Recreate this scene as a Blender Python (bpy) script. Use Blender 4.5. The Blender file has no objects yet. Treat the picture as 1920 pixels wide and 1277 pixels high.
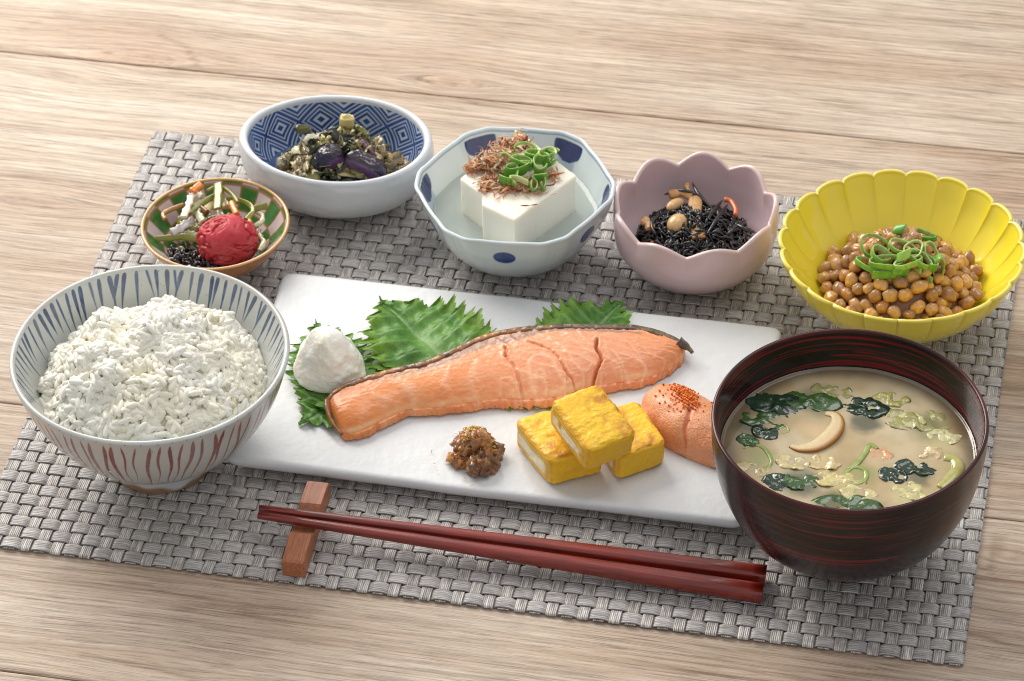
import bpy, math, random
import numpy as np
from mathutils import Matrix, Vector

# ------------------------------------------------------------------ camera
FPX, IW, IH = 6672.14, 1920.0, 1277.0
RC = np.array([[0.98146465, 0.19065187, -0.01946823],
               [0.10892554, -0.63853719, -0.76184348],
               [-0.15767807, 0.74560185, -0.64746853]])
CC = np.array([0.48610873, -1.09990169, 1.11242289])
scene = bpy.context.scene
cam_d = bpy.data.cameras.new("camera")
cam = bpy.data.objects.new("camera", cam_d)
scene.collection.objects.link(cam)
ex, ey, ez = RC[0], -RC[1], -RC[2]
cam.matrix_world = Matrix(((ex[0], ey[0], ez[0], CC[0]), (ex[1], ey[1], ez[1], CC[1]),
                           (ex[2], ey[2], ez[2], CC[2]), (0, 0, 0, 1)))
cam_d.sensor_width = 36.0
cam_d.lens = FPX / IW * 36.0
cam_d.clip_start = 0.05
cam_d.clip_end = 30
cam_d.dof.use_dof = True
cam_d.dof.focus_distance = 1.545
cam_d.dof.aperture_fstop = 32.0
scene.camera = cam

# ------------------------------------------------------------------ light
world = bpy.data.worlds.new("World")
scene.world = world
world.use_nodes = True
bg = world.node_tree.nodes["Background"]
bg.inputs[0].default_value = (0.96, 0.97, 1.0, 1)
bg.inputs[1].default_value = 0.60


def area(name, loc, target, sx, sy, power, col):
    d = bpy.data.lights.new(name, 'AREA')
    d.shape = 'RECTANGLE'
    d.size, d.size_y = sx, sy
    d.energy = power
    d.color = col
    o = bpy.data.objects.new(name, d)
    scene.collection.objects.link(o)
    o.location = loc
    o.rotation_euler = (Vector(target) - Vector(loc)).to_track_quat('-Z', 'Y').to_euler()
    return o


area("window_light", (-0.75, 1.15, 0.95), (0.12, 0.22, 0.0), 1.2, 0.95, 34.0, (1.0, 0.955, 0.895))
area("overhead_fill_light", (0.75, 0.9, 1.9), (0.25, 0.15, 0.0), 0.9, 0.9, 9.0, (1.0, 0.985, 0.97))  # weak overhead panel added as soft fill, not a lamp of the room
scene.view_settings.view_transform = 'Standard'
scene.view_settings.look = 'None'
scene.view_settings.exposure = 0.0
scene.view_settings.gamma = 1.0
scene.render.filter_size = 1.0
scene.cycles.filter_width = 1.0
scene.cycles.use_denoising = True
scene.cycles.sample_clamp_indirect = 3.0

# ------------------------------------------------------------------ maths helpers
PI = math.pi
rng = np.random.default_rng(7)
random.seed(7)
pi2 = 2 * PI


def stk(parts, axis=0):
    return np.stack(np.broadcast_arrays(*parts), axis)


def at(px, py, z=0.0):
    """where the line of sight through a photograph pixel meets the height z"""
    d = RC.T @ np.array([(px - IW / 2) / FPX, (py - IH / 2) / FPX, 1.0])
    return CC + (z - CC[2]) / d[2] * d


def atl(pts, z):
    return np.array([at(x, y, z)[:2] for x, y in pts])


def lin(r, g, b):
    f = lambda c: ((c / 255.0) / 12.92) if c <= 10.3 else (((c / 255.0) + 0.055) / 1.055) ** 2.4
    return np.array([f(r), f(g), f(b)])


_perm = np.random.default_rng(3).random(65536)


def vn(p, seed=0):
    """smooth value noise, p (...,3) -> 0..1"""
    p = np.asarray(p, float)
    i = np.floor(p).astype(np.int64)
    f = p - i
    f = f * f * (3 - 2 * f)
    out = 0
    for dx in (0, 1):
        for dy in (0, 1):
            for dz in (0, 1):
                h = ((i[..., 0] + dx) * 73856093 ^ (i[..., 1] + dy) * 19349663 ^ (i[..., 2] + dz) * 83492791 ^ (seed * 2654435)) & 65535
                w = (f[..., 0] if dx else 1 - f[..., 0]) * (f[..., 1] if dy else 1 - f[..., 1]) * (f[..., 2] if dz else 1 - f[..., 2])
                out = out + w * _perm[h]
    return out


def fbm(p, seed=0, o=4):
    p = np.asarray(p, float)
    s, a, t = 0, 0.5, 0
    for k in range(o):
        s = s + a * vn(p * 2 ** k, seed + k * 7)
        t += a
        a *= 0.5
    return s / t


def sst(a, b, x):
    t = np.clip((x - a) / (b - a + 1e-12), 0, 1)
    return t * t * (3 - 2 * t)


def mix(a, b, t):
    t = np.asarray(t)[..., None]
    return np.asarray(a) * (1 - t) + np.asarray(b) * t


def smooth_path(pts, n, closed=False):
    """Catmull-Rom resample at even arc length"""
    pts = np.asarray(pts, float)
    m = len(pts)
    out = []
    segs = m if closed else m - 1
    for i in range(segs):
        g = (lambda k: pts[k % m]) if closed else (lambda k: pts[min(max(k, 0), m - 1)])
        p0, p1, p2, p3 = g(i - 1), g(i), g(i + 1), g(i + 2)
        for t in np.linspace(0, 1, 24, endpoint=False):
            out.append(0.5 * ((2 * p1) + (-p0 + p2) * t + (2 * p0 - 5 * p1 + 4 * p2 - p3) * t * t + (-p0 + 3 * p1 - 3 * p2 + p3) * t ** 3))
    out.append(pts[0] if closed else pts[-1])
    out = np.array(out)
    s = np.r_[0, np.cumsum(np.linalg.norm(np.diff(out, axis=0), axis=1))]
    q = np.linspace(0, s[-1], n, endpoint=not closed)
    return stk([np.interp(q, s, out[:, k]) for k in range(out.shape[1])], 1)


def seg_dist(XY, poly):
    """distance from points (n,2) to a polyline"""
    best = np.full(XY.shape[:-1], 1e9)
    for a, b in zip(poly[:-1], poly[1:]):
        ab = b - a
        t = np.clip(((XY - a) @ ab) / (ab @ ab + 1e-15), 0, 1)
        d = np.linalg.norm(XY - a - t[..., None] * ab, axis=-1)
        best = np.minimum(best, d)
    return best


# ------------------------------------------------------------------ mesh helpers
class MB:
    """collects vertices and faces, with colours, and links them as one mesh object"""

    def __init__(self):
        self.v, self.q, self.t, self.c, self.uv, self.n = [], [], [], [], [], 0

    def add(self, V, quads=None, tris=None, col=None, uv=None):
        V = np.asarray(V, float).reshape(-1, 3)
        if quads is not None and len(quads):
            self.q.append(np.asarray(quads) + self.n)
        if tris is not None and len(tris):
            self.t.append(np.asarray(tris) + self.n)
        c = np.ones((len(V), 3)) if col is None else np.broadcast_to(np.asarray(col, float), (len(V), 3)) if np.ndim(col) < 2 else np.asarray(col, float).reshape(-1, 3)
        self.c.append(c)
        self.uv.append(np.zeros((len(V), 2)) if uv is None else np.asarray(uv, float).reshape(-1, 2))
        self.v.append(V)
        self.n += len(V)
        return self

    def grid(self, P, closeu=False, closev=False, col=None, uv=None):
        nu, nv = P.shape[:2]
        I = np.arange(nu * nv).reshape(nu, nv)
        a = np.roll(I, -1, 0) if closeu else I[1:]
        b = I if closeu else I[:-1]
        if closev:
            q = stk([b, a, np.roll(a, -1, 1), np.roll(b, -1, 1)], -1)
        else:
            q = stk([b[:, :-1], a[:, :-1], a[:, 1:], b[:, 1:]], -1)
        if closeu or closev:           # faces look outwards; flat discs look up
            F = P.reshape(-1, 3)[q.reshape(-1, 4)]
            Fc = F - P.reshape(-1, 3).mean(0)
            nrm = np.cross(Fc[:, 2] - Fc[:, 0], Fc[:, 3] - Fc[:, 1])
            vol = (Fc.mean(1) * nrm).sum()
            ar = np.abs(nrm[:, 2]).sum()
            flat = np.ptp(P[..., 2]) < 0.06 * max(np.ptp(P[..., 0]), np.ptp(P[..., 1])) and abs(nrm[:, 2].sum()) > 0.5 * ar
            if (flat and nrm[:, 2].sum() < 0) or (not flat and vol < 0):
                q = q[..., ::-1]
        return self.add(P.reshape(-1, 3), quads=q.reshape(-1, 4), col=None if col is None else (col if np.ndim(col) == 1 else np.asarray(col).reshape(-1, 3)), uv=uv)

    def sweep(self, path, A, B, wa, tb, cs=8, power=0.6, col=None, caps=True, uvs=None):
        """sweep a superellipse section along path; A, B section axes; wa, tb half sizes"""
        path = np.asarray(path, float)
        n = len(path)
        A = np.broadcast_to(A, (n, 3)); B = np.broadcast_to(B, (n, 3))
        wa = np.broadcast_to(wa, (n,)); tb = np.broadcast_to(tb, (n,))
        th = np.arange(cs) / cs * pi2 + PI / cs
        cx = np.sign(np.cos(th)) * np.abs(np.cos(th)) ** power
        cy = np.sign(np.sin(th)) * np.abs(np.sin(th)) ** power
        P = path[:, None] + A[:, None] * (wa[:, None] * cx)[..., None] + B[:, None] * (tb[:, None] * cy)[..., None]
        if caps:
            P = np.concatenate([P[:1] * 0 + path[:1, None], P, P[:1] * 0 + path[-1:, None]], 0)
            if col is not None and np.ndim(col) == 3:
                col = np.concatenate([col[:1], col, col[-1:]], 0)
            elif col is not None and np.ndim(col) == 2:
                col = np.repeat(np.concatenate([col[:1], col, col[-1:]], 0)[:, None], cs, 1)
        elif col is not None and np.ndim(col) == 2:
            col = np.repeat(col[:, None], cs, 1)
        return self.grid(P, closev=True, col=col)

    def tube(self, path, r, cs=6, col=None):
        path = np.asarray(path, float)
        T = np.gradient(path, axis=0)
        T /= np.linalg.norm(T, axis=1, keepdims=True) + 1e-12
        up = np.array([0.13, 0.21, 0.97])
        A = np.cross(T, up); A /= np.linalg.norm(A, axis=1, keepdims=True) + 1e-9
        B = np.cross(A, T)
        return self.sweep(path, A, B, r, r, cs, 1.0, col)

    def mesh(self, name, origin=(0, 0, 0), smooth=True):
        V = np.concatenate(self.v) - np.asarray(origin)
        q = np.concatenate(self.q) if self.q else np.zeros((0, 4), int)
        t = np.concatenate(self.t) if self.t else np.zeros((0, 3), int)
        me = bpy.data.meshes.new(name)
        me.vertices.add(len(V))
        me.vertices.foreach_set("co", V.astype(np.float32).ravel())
        li = np.concatenate([q.ravel(), t.ravel()]).astype(np.int32)
        me.loops.add(len(li))
        me.loops.foreach_set("vertex_index", li)
        st = np.concatenate([np.arange(len(q)) * 4, len(q) * 4 + np.arange(len(t)) * 3]).astype(np.int32)
        me.polygons.add(len(st))
        me.polygons.foreach_set("loop_start", st)
        me.update(calc_edges=True)
        me.validate(verbose=False)
        me.polygons.foreach_set("use_smooth", np.full(len(me.polygons), smooth))
        C = np.concatenate(self.c)
        if len(me.vertices) == len(C):
            ca = me.color_attributes.new("Col", 'FLOAT_COLOR', 'POINT')
            ca.data.foreach_set("color", np.c_[C, np.ones(len(C))].astype(np.float32).ravel())
            ua = me.attributes.new("UVp", 'FLOAT_VECTOR', 'POINT')
            U = np.concatenate(self.uv)
            ua.data.foreach_set("vector", np.c_[U, np.zeros(len(U))].astype(np.float32).ravel())
        me.update()
        return me

    def build(self, name, mat, parent=None, origin=None, smooth=True, **tags):
        if parent is not None:
            origin = np.array(parent.matrix_world.translation) if parent.parent is None else parent_origin[parent.name]
        elif origin is None:
            V = np.concatenate(self.v)
            origin = np.array([(V[:, 0].min() + V[:, 0].max()) / 2, (V[:, 1].min() + V[:, 1].max()) / 2, V[:, 2].min()])
        me = self.mesh(name, origin, smooth)
        me.materials.append(mat)
        o = bpy.data.objects.new(name, me)
        scene.collection.objects.link(o)
        if parent is not None:
            o.parent = parent
            parent_origin[o.name] = origin
        else:
            o.location = origin
            parent_origin[o.name] = origin
        return tag(o, **tags)


parent_origin = {}


def tag(o, label=None, cat=None, group=None, kind=None):
    if label: o['label'] = label
    if cat: o['category'] = cat
    if group: o['group'] = group
    if kind: o['kind'] = kind
    return o


def empty(name, loc, **tags):
    o = bpy.data.objects.new(name, None)
    scene.collection.objects.link(o)
    o.location = loc
    o.empty_display_size = 0.01
    o.matrix_world = Matrix.Translation(Vector(loc))
    parent_origin[o.name] = np.array(loc, float)
    return tag(o, **tags)


def sphere_grid(nu, nv):
    th = np.linspace(0, pi2, nu, endpoint=False)[:, None]
    ph = np.linspace(0.0, PI, nv)[None]
    return stk([np.cos(th) * np.sin(ph), np.sin(th) * np.sin(ph), np.cos(ph) + 0 * th], -1)


def rotm(ax, ay, az):
    return np.array(Matrix.Rotation(az, 3, 'Z') @ Matrix.Rotation(ay, 3, 'Y') @ Matrix.Rotation(ax, 3, 'X'))


# ------------------------------------------------------------------ materials
class NT:
    def __init__(self, name):
        self.m = bpy.data.materials.new(name)
        self.m.use_nodes = True
        self.t = self.m.node_tree
        self.n = self.t.nodes
        self.b = self.n["Principled BSDF"]

    def new(self, typ, **kw):
        n = self.n.new(typ)
        for k, v in kw.items():
            if k.startswith("i_"):
                k = k[2:]
                n.inputs[int(k) if k.isdigit() else k].default_value = v
            else:
                setattr(n, k, v)
        return n

    def link(self, a, b):
        self.t.links.new(a, b)

    def math(self, op, a, b=None, c=None):
        n = self.n.new("ShaderNodeMath"); n.operation = op
        for i, v in enumerate((a, b, c)):
            if v is None: continue
            if isinstance(v, (int, float)): n.inputs[i].default_value = v
            else: self.link(v, n.inputs[i])
        return n.outputs[0]

    def mixc(self, f, a, b, blend='MIX'):
        n = self.n.new("ShaderNodeMix"); n.data_type = 'RGBA'; n.blend_type = blend
        for s, v in ((n.inputs[0], f), (n.inputs[6], a), (n.inputs[7], b)):
            if isinstance(v, (int, float)): s.default_value = v
            elif isinstance(v, (tuple, list, np.ndarray)): s.default_value = (*[float(x) for x in v[:3]], 1)
            else: self.link(v, s)
        return n.outputs[2]

    def noise(self, vec, scale, detail=3, rough=0.55, dist=0.0):
        n = self.new("ShaderNodeTexNoise"); n.inputs["Scale"].default_value = scale
        n.inputs["Detail"].default_value = detail; n.inputs["Roughness"].default_value = rough
        n.inputs["Distortion"].default_value = dist
        if vec is not None: self.link(vec, n.inputs["Vector"])
        return n.outputs[0]

    def ramp(self, f, stops):
        n = self.new("ShaderNodeValToRGB")
        e = n.color_ramp.elements
        while len(e) < len(stops): e.new(0.5)
        for k, (p, c) in enumerate(stops):
            e[k].position = p
            e[k].color = (*[float(x) for x in (c if np.ndim(c) else (c, c, c))], 1)
        self.link(f, n.inputs[0])
        return n.outputs[0]


def pm(name, col=None, rough=0.5, spec=0.5, coat=0.0, sss=0.0, srad=(1, 0.6, 0.4), sscale=0.003, var=0.0, vscale=200,
       bump=0.0, bscale=400, bdist=0.0004, bdetail=3, trans=0.0, ior=1.45, rvar=0.0, sheen=0.0, alpha=1.0, coatrough=0.08):
    """general procedural material; col None reads the object's own colour attribute"""
    T = NT(name)
    b = T.b
    geo = T.new("ShaderNodeTexCoord").outputs["Object"]
    if col is None:
        c = T.new("ShaderNodeAttribute", attribute_name="Col").outputs["Color"]
    else:
        r = T.new("ShaderNodeRGB"); r.outputs[0].default_value = (*[float(x) for x in col], 1); c = r.outputs[0]
    if var > 0:
        n = T.noise(geo, vscale, 4, 0.6)
        g = T.ramp(n, [(0.25, 1 - var), (0.75, 1 + var * 0.6)])
        c = T.mixc(1.0, c, g, 'MULTIPLY')
    T.link(c, b.inputs["Base Color"])
    b.inputs["Roughness"].default_value = rough
    if rvar > 0:
        n = T.noise(geo, vscale * 0.7 + 50, 3)
        T.link(T.math('ADD', T.math('MULTIPLY', n, rvar * 2), rough - rvar), b.inputs["Roughness"])
    b.inputs["Specular IOR Level"].default_value = spec
    b.inputs["IOR"].default_value = ior
    b.inputs["Coat Weight"].default_value = coat
    b.inputs["Coat Roughness"].default_value = coatrough
    b.inputs["Transmission Weight"].default_value = trans
    b.inputs["Alpha"].default_value = alpha
    if sss > 0:
        b.subsurface_method = 'BURLEY'
        b.inputs["Subsurface Weight"].default_value = sss
        b.inputs["Subsurface Radius"].default_value = srad
        b.inputs["Subsurface Scale"].default_value = sscale
    if bump > 0:
        bn = T.new("ShaderNodeBump"); bn.inputs["Strength"].default_value = bump; bn.inputs["Distance"].default_value = bdist
        T.link(T.noise(geo, bscale, bdetail, 0.6), bn.inputs["Height"])
        T.link(bn.outputs[0], b.inputs["Normal"])
    return T.m


# ================================================================== TABLE
def wood_material():
    T = NT("table_wood")
    g = T.new("ShaderNodeAttribute", attribute_name="UVp").outputs["Vector"]   # warped grain coordinates
    info = T.new("ShaderNodeObjectInfo").outputs["Random"]
    off = T.new("ShaderNodeCombineXYZ"); T.link(T.math('MULTIPLY', info, 7.0), off.inputs[2])
    add = T.new("ShaderNodeVectorMath", operation='ADD'); T.link(g, add.inputs[0]); T.link(off.outputs[0], add.inputs[1])

    def st(sx, sy):
        m = T.new("ShaderNodeMapping"); m.inputs["Scale"].default_value = (sx, sy, 1.0)
        T.link(add.outputs[0], m.inputs[0]); return m.outputs[0]
    broad = T.noise(st(1.5, 48), 1.0, 3, 0.55)
    bands = T.noise(st(3.6, 230), 1.0, 5, 0.68, 0.12)
    fine = T.noise(st(16, 720), 1.0, 5, 0.75)
    pores = T.noise(st(70, 1300), 1.0, 3, 0.7)
    rid = T.math('ABSOLUTE', T.math('SUBTRACT', T.noise(st(3.0, 170), 1.0, 2, 0.5, 0.15), 0.5))
    ridge = T.ramp(rid, [(0.0, 0.0), (0.07, 1.0)])
    v = T.math('ADD', T.math('MULTIPLY', broad, 0.28), T.math('MULTIPLY', bands, 0.72))
    base = T.ramp(v, [(0.22, lin(166, 142, 120)), (0.40, lin(196, 177, 156)), (0.55, lin(212, 196, 177)), (0.74, lin(228, 217, 202))])
    f2 = T.ramp(fine, [(0.36, 0.70), (0.50, 0.98), (0.62, 1.10)])
    c = T.mixc(1.0, base, f2, 'MULTIPLY')
    p2 = T.ramp(pores, [(0.34, 0.66), (0.5, 1.0), (0.68, 1.08)])
    c = T.mixc(0.9, c, p2, 'MULTIPLY')
    c = T.mixc(T.math('MULTIPLY', T.math('SUBTRACT', 1.0, ridge), 0.20), c, lin(128, 98, 76))
    lines = T.math('ABSOLUTE', T.math('SUBTRACT', T.noise(st(7, 330), 1.0, 3, 0.6), 0.5))
    brk = T.ramp(T.noise(st(14, 60), 1.0, 2), [(0.44, 0.0), (0.60, 0.60)])
    c = T.mixc(T.math('MULTIPLY', T.ramp(lines, [(0.0, 1.0), (0.035, 0.0)]), brk), c, lin(104, 76, 54))
    lift_ = T.math('ABSOLUTE', T.math('SUBTRACT', T.noise(st(9, 410), 1.0, 3, 0.6), 0.47))
    c = T.mixc(T.math('MULTIPLY', T.ramp(lift_, [(0.0, 1.0), (0.03, 0.0)]), 0.35), c, lin(240, 230, 216))
    patch = T.ramp(T.noise(st(3, 11), 1.0, 2), [(0.35, lin(214, 190, 170)), (0.65, lin(255, 255, 255))])
    c = T.mixc(0.7, c, patch, 'MULTIPLY')
    knot = T.new("ShaderNodeAttribute", attribute_name="Col").outputs["Color"]
    c = T.mixc(1.0, c, knot, 'MULTIPLY')
    T.link(c, T.b.inputs["Base Color"])
    T.b.inputs["Roughness"].default_value = 0.52
    T.b.inputs["Specular IOR Level"].default_value = 0.35
    h = T.math('ADD', T.math('MULTIPLY', bands, 0.8), T.math('ADD', T.math('MULTIPLY', fine, 0.75), T.math('MULTIPLY', ridge, 0.25)))
    bn = T.new("ShaderNodeBump"); bn.inputs["Strength"].default_value = 0.42; bn.inputs["Distance"].default_value = 0.0011
    T.link(h, bn.inputs["Height"]); T.link(bn.outputs[0], T.b.inputs["Normal"])
    return T.m


KNOTS = [(at(255, 105)[:2], 0.030, 0.0075, 0.8), (at(140, 140)[:2], 0.022, 0.008, 0.4), (at(845, 150)[:2], 0.020, 0.007, 0.8),
         (at(60, 372)[:2], 0.022, 0.008, 0.5), (at(1890, 150)[:2], 0.02, 0.006, 0.3), (at(1890, 1040)[:2], 0.02, 0.010, 0.6),
         (at(300, 1235)[:2], 0.03, 0.006, 0.4), (np.array([0.62, 0.25]), 0.03, 0.01, 0.8), (np.array([0.15, 0.62]), 0.03, 0.01, 0.8)]
TZ = -0.0012
CRACKS = [(atl([(1826, 1078), (1990, 1098)], 0), 0.0011, 0.9), (atl([(1808, 1186), (1850, 1193), (1925, 1211), (2000, 1216)], 0), 0.0013, 0.8),
          (atl([(150, 1222), (235, 1238), (315, 1255), (380, 1275)], 0), 0.0010, 0.6), (atl([(390, 1128), (470, 1132), (560, 1140)], 0), 0.0012, 0.4),
          (atl([(1845, 1062), (1866, 1080), (1856, 1052), (1862, 1030), (1868, 1000)], 0), 0.0009, 0.6), (atl([(1877, 1003), (1873, 1040)], 0), 0.0008, 0.4),
          (atl([(0, 640), (60, 646), (120, 652)], 0), 0.0012, 0.4), (atl([(0, 500), (60, 503), (130, 510), (175, 512)], 0), 0.0012, 0.45),
          (atl([(300, 60), (350, 85), (368, 115), (372, 124)], 0), 0.0014, 0.6), (atl([(20, 275), (120, 262), (270, 292)], 0), 0.0012, 0.35)]


def build_table():
    M = wood_material()
    root = empty("table", (0.2, 0.2, TZ - 0.03), kind="structure", label="pale brushed wooden table top of long planks")
    sl = MB()
    x0, x1, y0, y1 = -0.75, 1.25, -0.5, 1.0
    # slab under the planks
    V = np.array([[x, y, z] for x in (x0, x1) for y in (y0, y1) for z in (TZ - 0.03, TZ - 0.0021)])
    sl.add(V, quads=[[0, 1, 3, 2], [4, 6, 7, 5], [0, 4, 5, 1], [2, 3, 7, 6], [0, 2, 6, 4], [1, 5, 7, 3]])
    sl.build("tabletop_slab", pm("slab_wood", lin(120, 95, 75), 0.6), root, smooth=False)
    rows = {0: [-0.5, -0.235, -0.0738, 0.0972, 0.3718, 0.60, 0.80, 1.0]}
    gap = 0.00040
    for side, ys in rows.items():
        for k in range(len(ys) - 1):
            xa, xb = x0, x1
            ya, yb = ys[k] + gap, ys[k + 1] - gap
            xa, xb = xa + gap, xb - gap
            nx = int((xb - xa) / 0.0032) + 2
            ny = int((yb - ya) / 0.0013) + 2
            X = np.concatenate([[xa], np.linspace(xa + 0.0004, xb - 0.0004, nx), [xb]])
            Y = np.concatenate([[ya], np.linspace(ya + 0.0004, yb - 0.0004, ny), [yb]])
            XX, YY = np.meshgrid(X, Y, indexing='ij')
            Z = np.full_like(XX, TZ)
            Z[0] -= 0.0005; Z[-1] -= 0.0005; Z[:, 0] -= 0.0005; Z[:, -1] -= 0.0005
            gx, gy = XX.copy(), YY.copy()
            gy = gy + 0.0022 * np.sin(XX * 7 + k * 2.1) + 0.0045 * (fbm(stk([XX * 3.2, YY * 5, XX * 0 + k + side * 9], -1), 5, 2) - 0.5)
            colr = np.ones(XX.shape + (3,))
            for (c, lx, ly, am) in KNOTS:
                if not (ya - 0.01 < c[1] < yb + 0.01): continue
                dx, dy = (XX - c[0]) / lx, (YY - c[1]) / ly
                r2 = dx * dx + dy * dy
                gy = gy + am * ly * 1.6 * np.tanh(dy * 1.2) * np.exp(-dx * dx * 0.45 - np.abs(dy) * 0.35) * -1.0
                rr = np.sqrt(r2) + 0.5 * (fbm(stk([XX * 140, YY * 300, XX * 0], -1), 3, 3) - 0.5)
                core = np.exp(-(rr / 0.55) ** 2)
                ring = np.exp(-((rr - 0.75) / 0.12) ** 2) * (0.4 + 0.6 * vn(stk([XX * 90, YY * 200, XX * 0], -1), 9))
                colr = mix(colr, colr * np.array([0.80, 0.70, 0.62]), np.clip(am * 0.9 * core + am * 0.8 * ring, 0, 1))
            pts2 = stk([XX, YY], -1) + 0.0022 * (fbm(stk([XX * 60, YY * 60, 0], -1), 8, 2)[..., None] - 0.5)
            for line, wd, am in CRACKS:
                if line[:, 1].max() < ya - 0.01 or line[:, 1].min() > yb + 0.01: continue
                colr = mix(colr, colr * np.array([0.55, 0.47, 0.42]), am * np.exp(-(seg_dist(pts2, line) / wd) ** 2))
            P = stk([XX, YY, Z], -1)
            mb = MB()
            mb.grid(P, col=colr, uv=stk([gx, gy], -1))
            # plank sides
            edge = np.concatenate([P[:, 0], P[-1, 1:], P[::-1, -1][1:], P[0, ::-1][1:-1]])
            lower = edge.copy(); lower[:, 2] = TZ - 0.002
            E = stk([edge, lower], 1)
            mb.grid(E, closeu=True, uv=np.repeat(edge[:, None, :2], 2, 1))
            mb.build("plank", M, root)


build_table()


# ================================================================== PLACEMAT
PX = 0.45 / 63
NWX, NWY = 63, 44
PY = 0.315 / 44


def strand_material(name, cols, warp):
    T = NT(name)
    uv = T.new("ShaderNodeAttribute", attribute_name="UVp").outputs["Vector"]
    info = T.new("ShaderNodeObjectInfo").outputs["Random"]
    off = T.new("ShaderNodeCombineXYZ"); T.link(T.math('MULTIPLY', info, 31.0), off.inputs[0]); T.link(T.math('MULTIPLY', info, 17.0), off.inputs[2])
    add = T.new("ShaderNodeVectorMath", operation='ADD'); T.link(uv, add.inputs[0]); T.link(off.outputs[0], add.inputs[1])
    m = T.new("ShaderNodeMapping"); m.inputs["Scale"].default_value = (1.2, 7.5, 1); T.link(add.outputs[0], m.inputs[0])
    streak = T.noise(m.outputs[0], 1.0, 3, 0.65)
    m2 = T.new("ShaderNodeMapping"); m2.inputs["Scale"].default_value = (0.25, 2.2, 1); T.link(add.outputs[0], m2.inputs[0])
    slow = T.noise(m2.outputs[0], 1.0, 2, 0.5)
    sep = T.new("ShaderNodeSeparateXYZ"); T.link(uv, sep.inputs[0])
    thread = T.math('ABSOLUTE', T.math('SINE', T.math('MULTIPLY', sep.outputs[1], PI * 6.0)))   # six fine threads per strand
    val = T.math('ADD', T.math('MULTIPLY', streak, 0.62), T.math('MULTIPLY', slow, 0.38))
    c = T.ramp(val, cols)
    groove = T.ramp(thread, [(0.0, 0.28), (0.40, 1.0)])
    c = T.mixc(0.72 if not warp else 0.85, c, groove, 'MULTIPLY')
    T.link(c, T.b.inputs["Base Color"])
    T.b.inputs["Roughness"].default_value = 0.38
    T.b.inputs["Specular IOR Level"].default_value = 0.6
    bn = T.new("ShaderNodeBump"); bn.inputs["Strength"].default_value = 0.7; bn.inputs["Distance"].default_value = 0.00025
    T.link(T.math('ADD', T.math('MULTIPLY', thread, 1.0), T.math('MULTIPLY', streak, 0.4)), bn.inputs["Height"])
    T.link(bn.outputs[0], T.b.inputs["Normal"])
    return T.m


def build_mat():
    mw = strand_material("weft_vinyl", [(0.30, lin(128, 123, 119)), (0.45, lin(168, 163, 159)), (0.57, lin(196, 191, 187)), (0.70, lin(226, 223, 219))], False)
    mv = strand_material("warp_vinyl", [(0.30, lin(106, 100, 94)), (0.43, lin(156, 149, 142)), (0.54, lin(196, 189, 182)), (0.66, lin(238, 234, 228))], True)
    root = empty("placemat", (0.225, 0.1575, 0.0), cat="placemat", label="grey woven vinyl placemat lying under the plate and all the bowls")

    def strand_mesh(n, pitch, half_w, amp, thick, sign, crown, end):
        L = n * pitch
        ns = n * 8 + 1
        x = np.linspace(-end, L + end, ns)
        c = np.cos(PI * (x / pitch - 0.5))
        z = sign * amp * np.tanh(2.6 * c) / math.tanh(2.6)
        lat = np.linspace(-1, 1, 7)
        w = half_w * (1 - 0.04 * (1 - sst(-0.2, 0.4, sign * c)))
        top = stk([np.repeat(x[:, None], 7, 1), w[:, None] * lat, z[:, None] + thick / 2 + crown * (1 - lat ** 2)], -1)
        bot = stk([np.repeat(x[:, None], 7, 1), w[:, None] * lat[::-1], z[:, None] - thick / 2 + 0 * lat], -1)
        ring = np.concatenate([top, bot], 1)
        vv = np.concatenate([lat, lat[::-1]]) * 0.5 + 0.5
        uv = stk([np.repeat((x / pitch)[:, None], 14, 1), np.repeat(vv[None], ns, 0)], -1)
        mb = MB(); mb.grid(ring, closev=True, uv=uv)
        for e in (0, ns - 1):
            b = e * 14
            f = [[b + k, b + k + 1, b + 12 - k, b + 13 - k] for k in range(6)]
            mb.add(np.zeros((0, 3)), quads=np.array(f) - mb.n)
        return mb.mesh("strand")
    weft = {s: strand_mesh(NWX, PX, 0.00330, 0.00050, 0.00050, s, 0.00010, 0.0002) for s in (1, -1)}
    warp = {s: strand_mesh(NWY, PY, 0.00262, 0.00036, 0.00050, s, 0.00006, 0.0004) for s in (1, -1)}
    for d, m in ((weft, mw), (warp, mv)):
        for me in d.values(): me.materials.append(m)
    org = np.array([0.225, 0.1575, 0.0])
    for k in range(NWY):
        o = bpy.data.objects.new("strand", weft[1 if k % 2 == 0 else -1])
        scene.collection.objects.link(o); o.parent = root
        o.location = Vector(np.array([0, (k + 0.5) * PY + rng.normal(0, 0.00014), 0]) - org)
    for j in range(NWX):
        o = bpy.data.objects.new("strand", warp[-1 if j % 2 == 0 else 1])
        scene.collection.objects.link(o); o.parent = root
        o.location = Vector(np.array([(j + 0.5) * PX + rng.normal(0, 0.00014), 0, 0]) - org)
        o.rotation_euler = (0, 0, PI / 2)


build_mat()
MZ = 0.0010      # top of the mat, where things stand


# ================================================================== PLATE
PZ = 0.012       # plate top
PLATE = np.array([[0.0975, 0.2010], [0.3440, 0.1990], [0.3455, 0.0602], [0.1030, 0.0630]])


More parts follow.
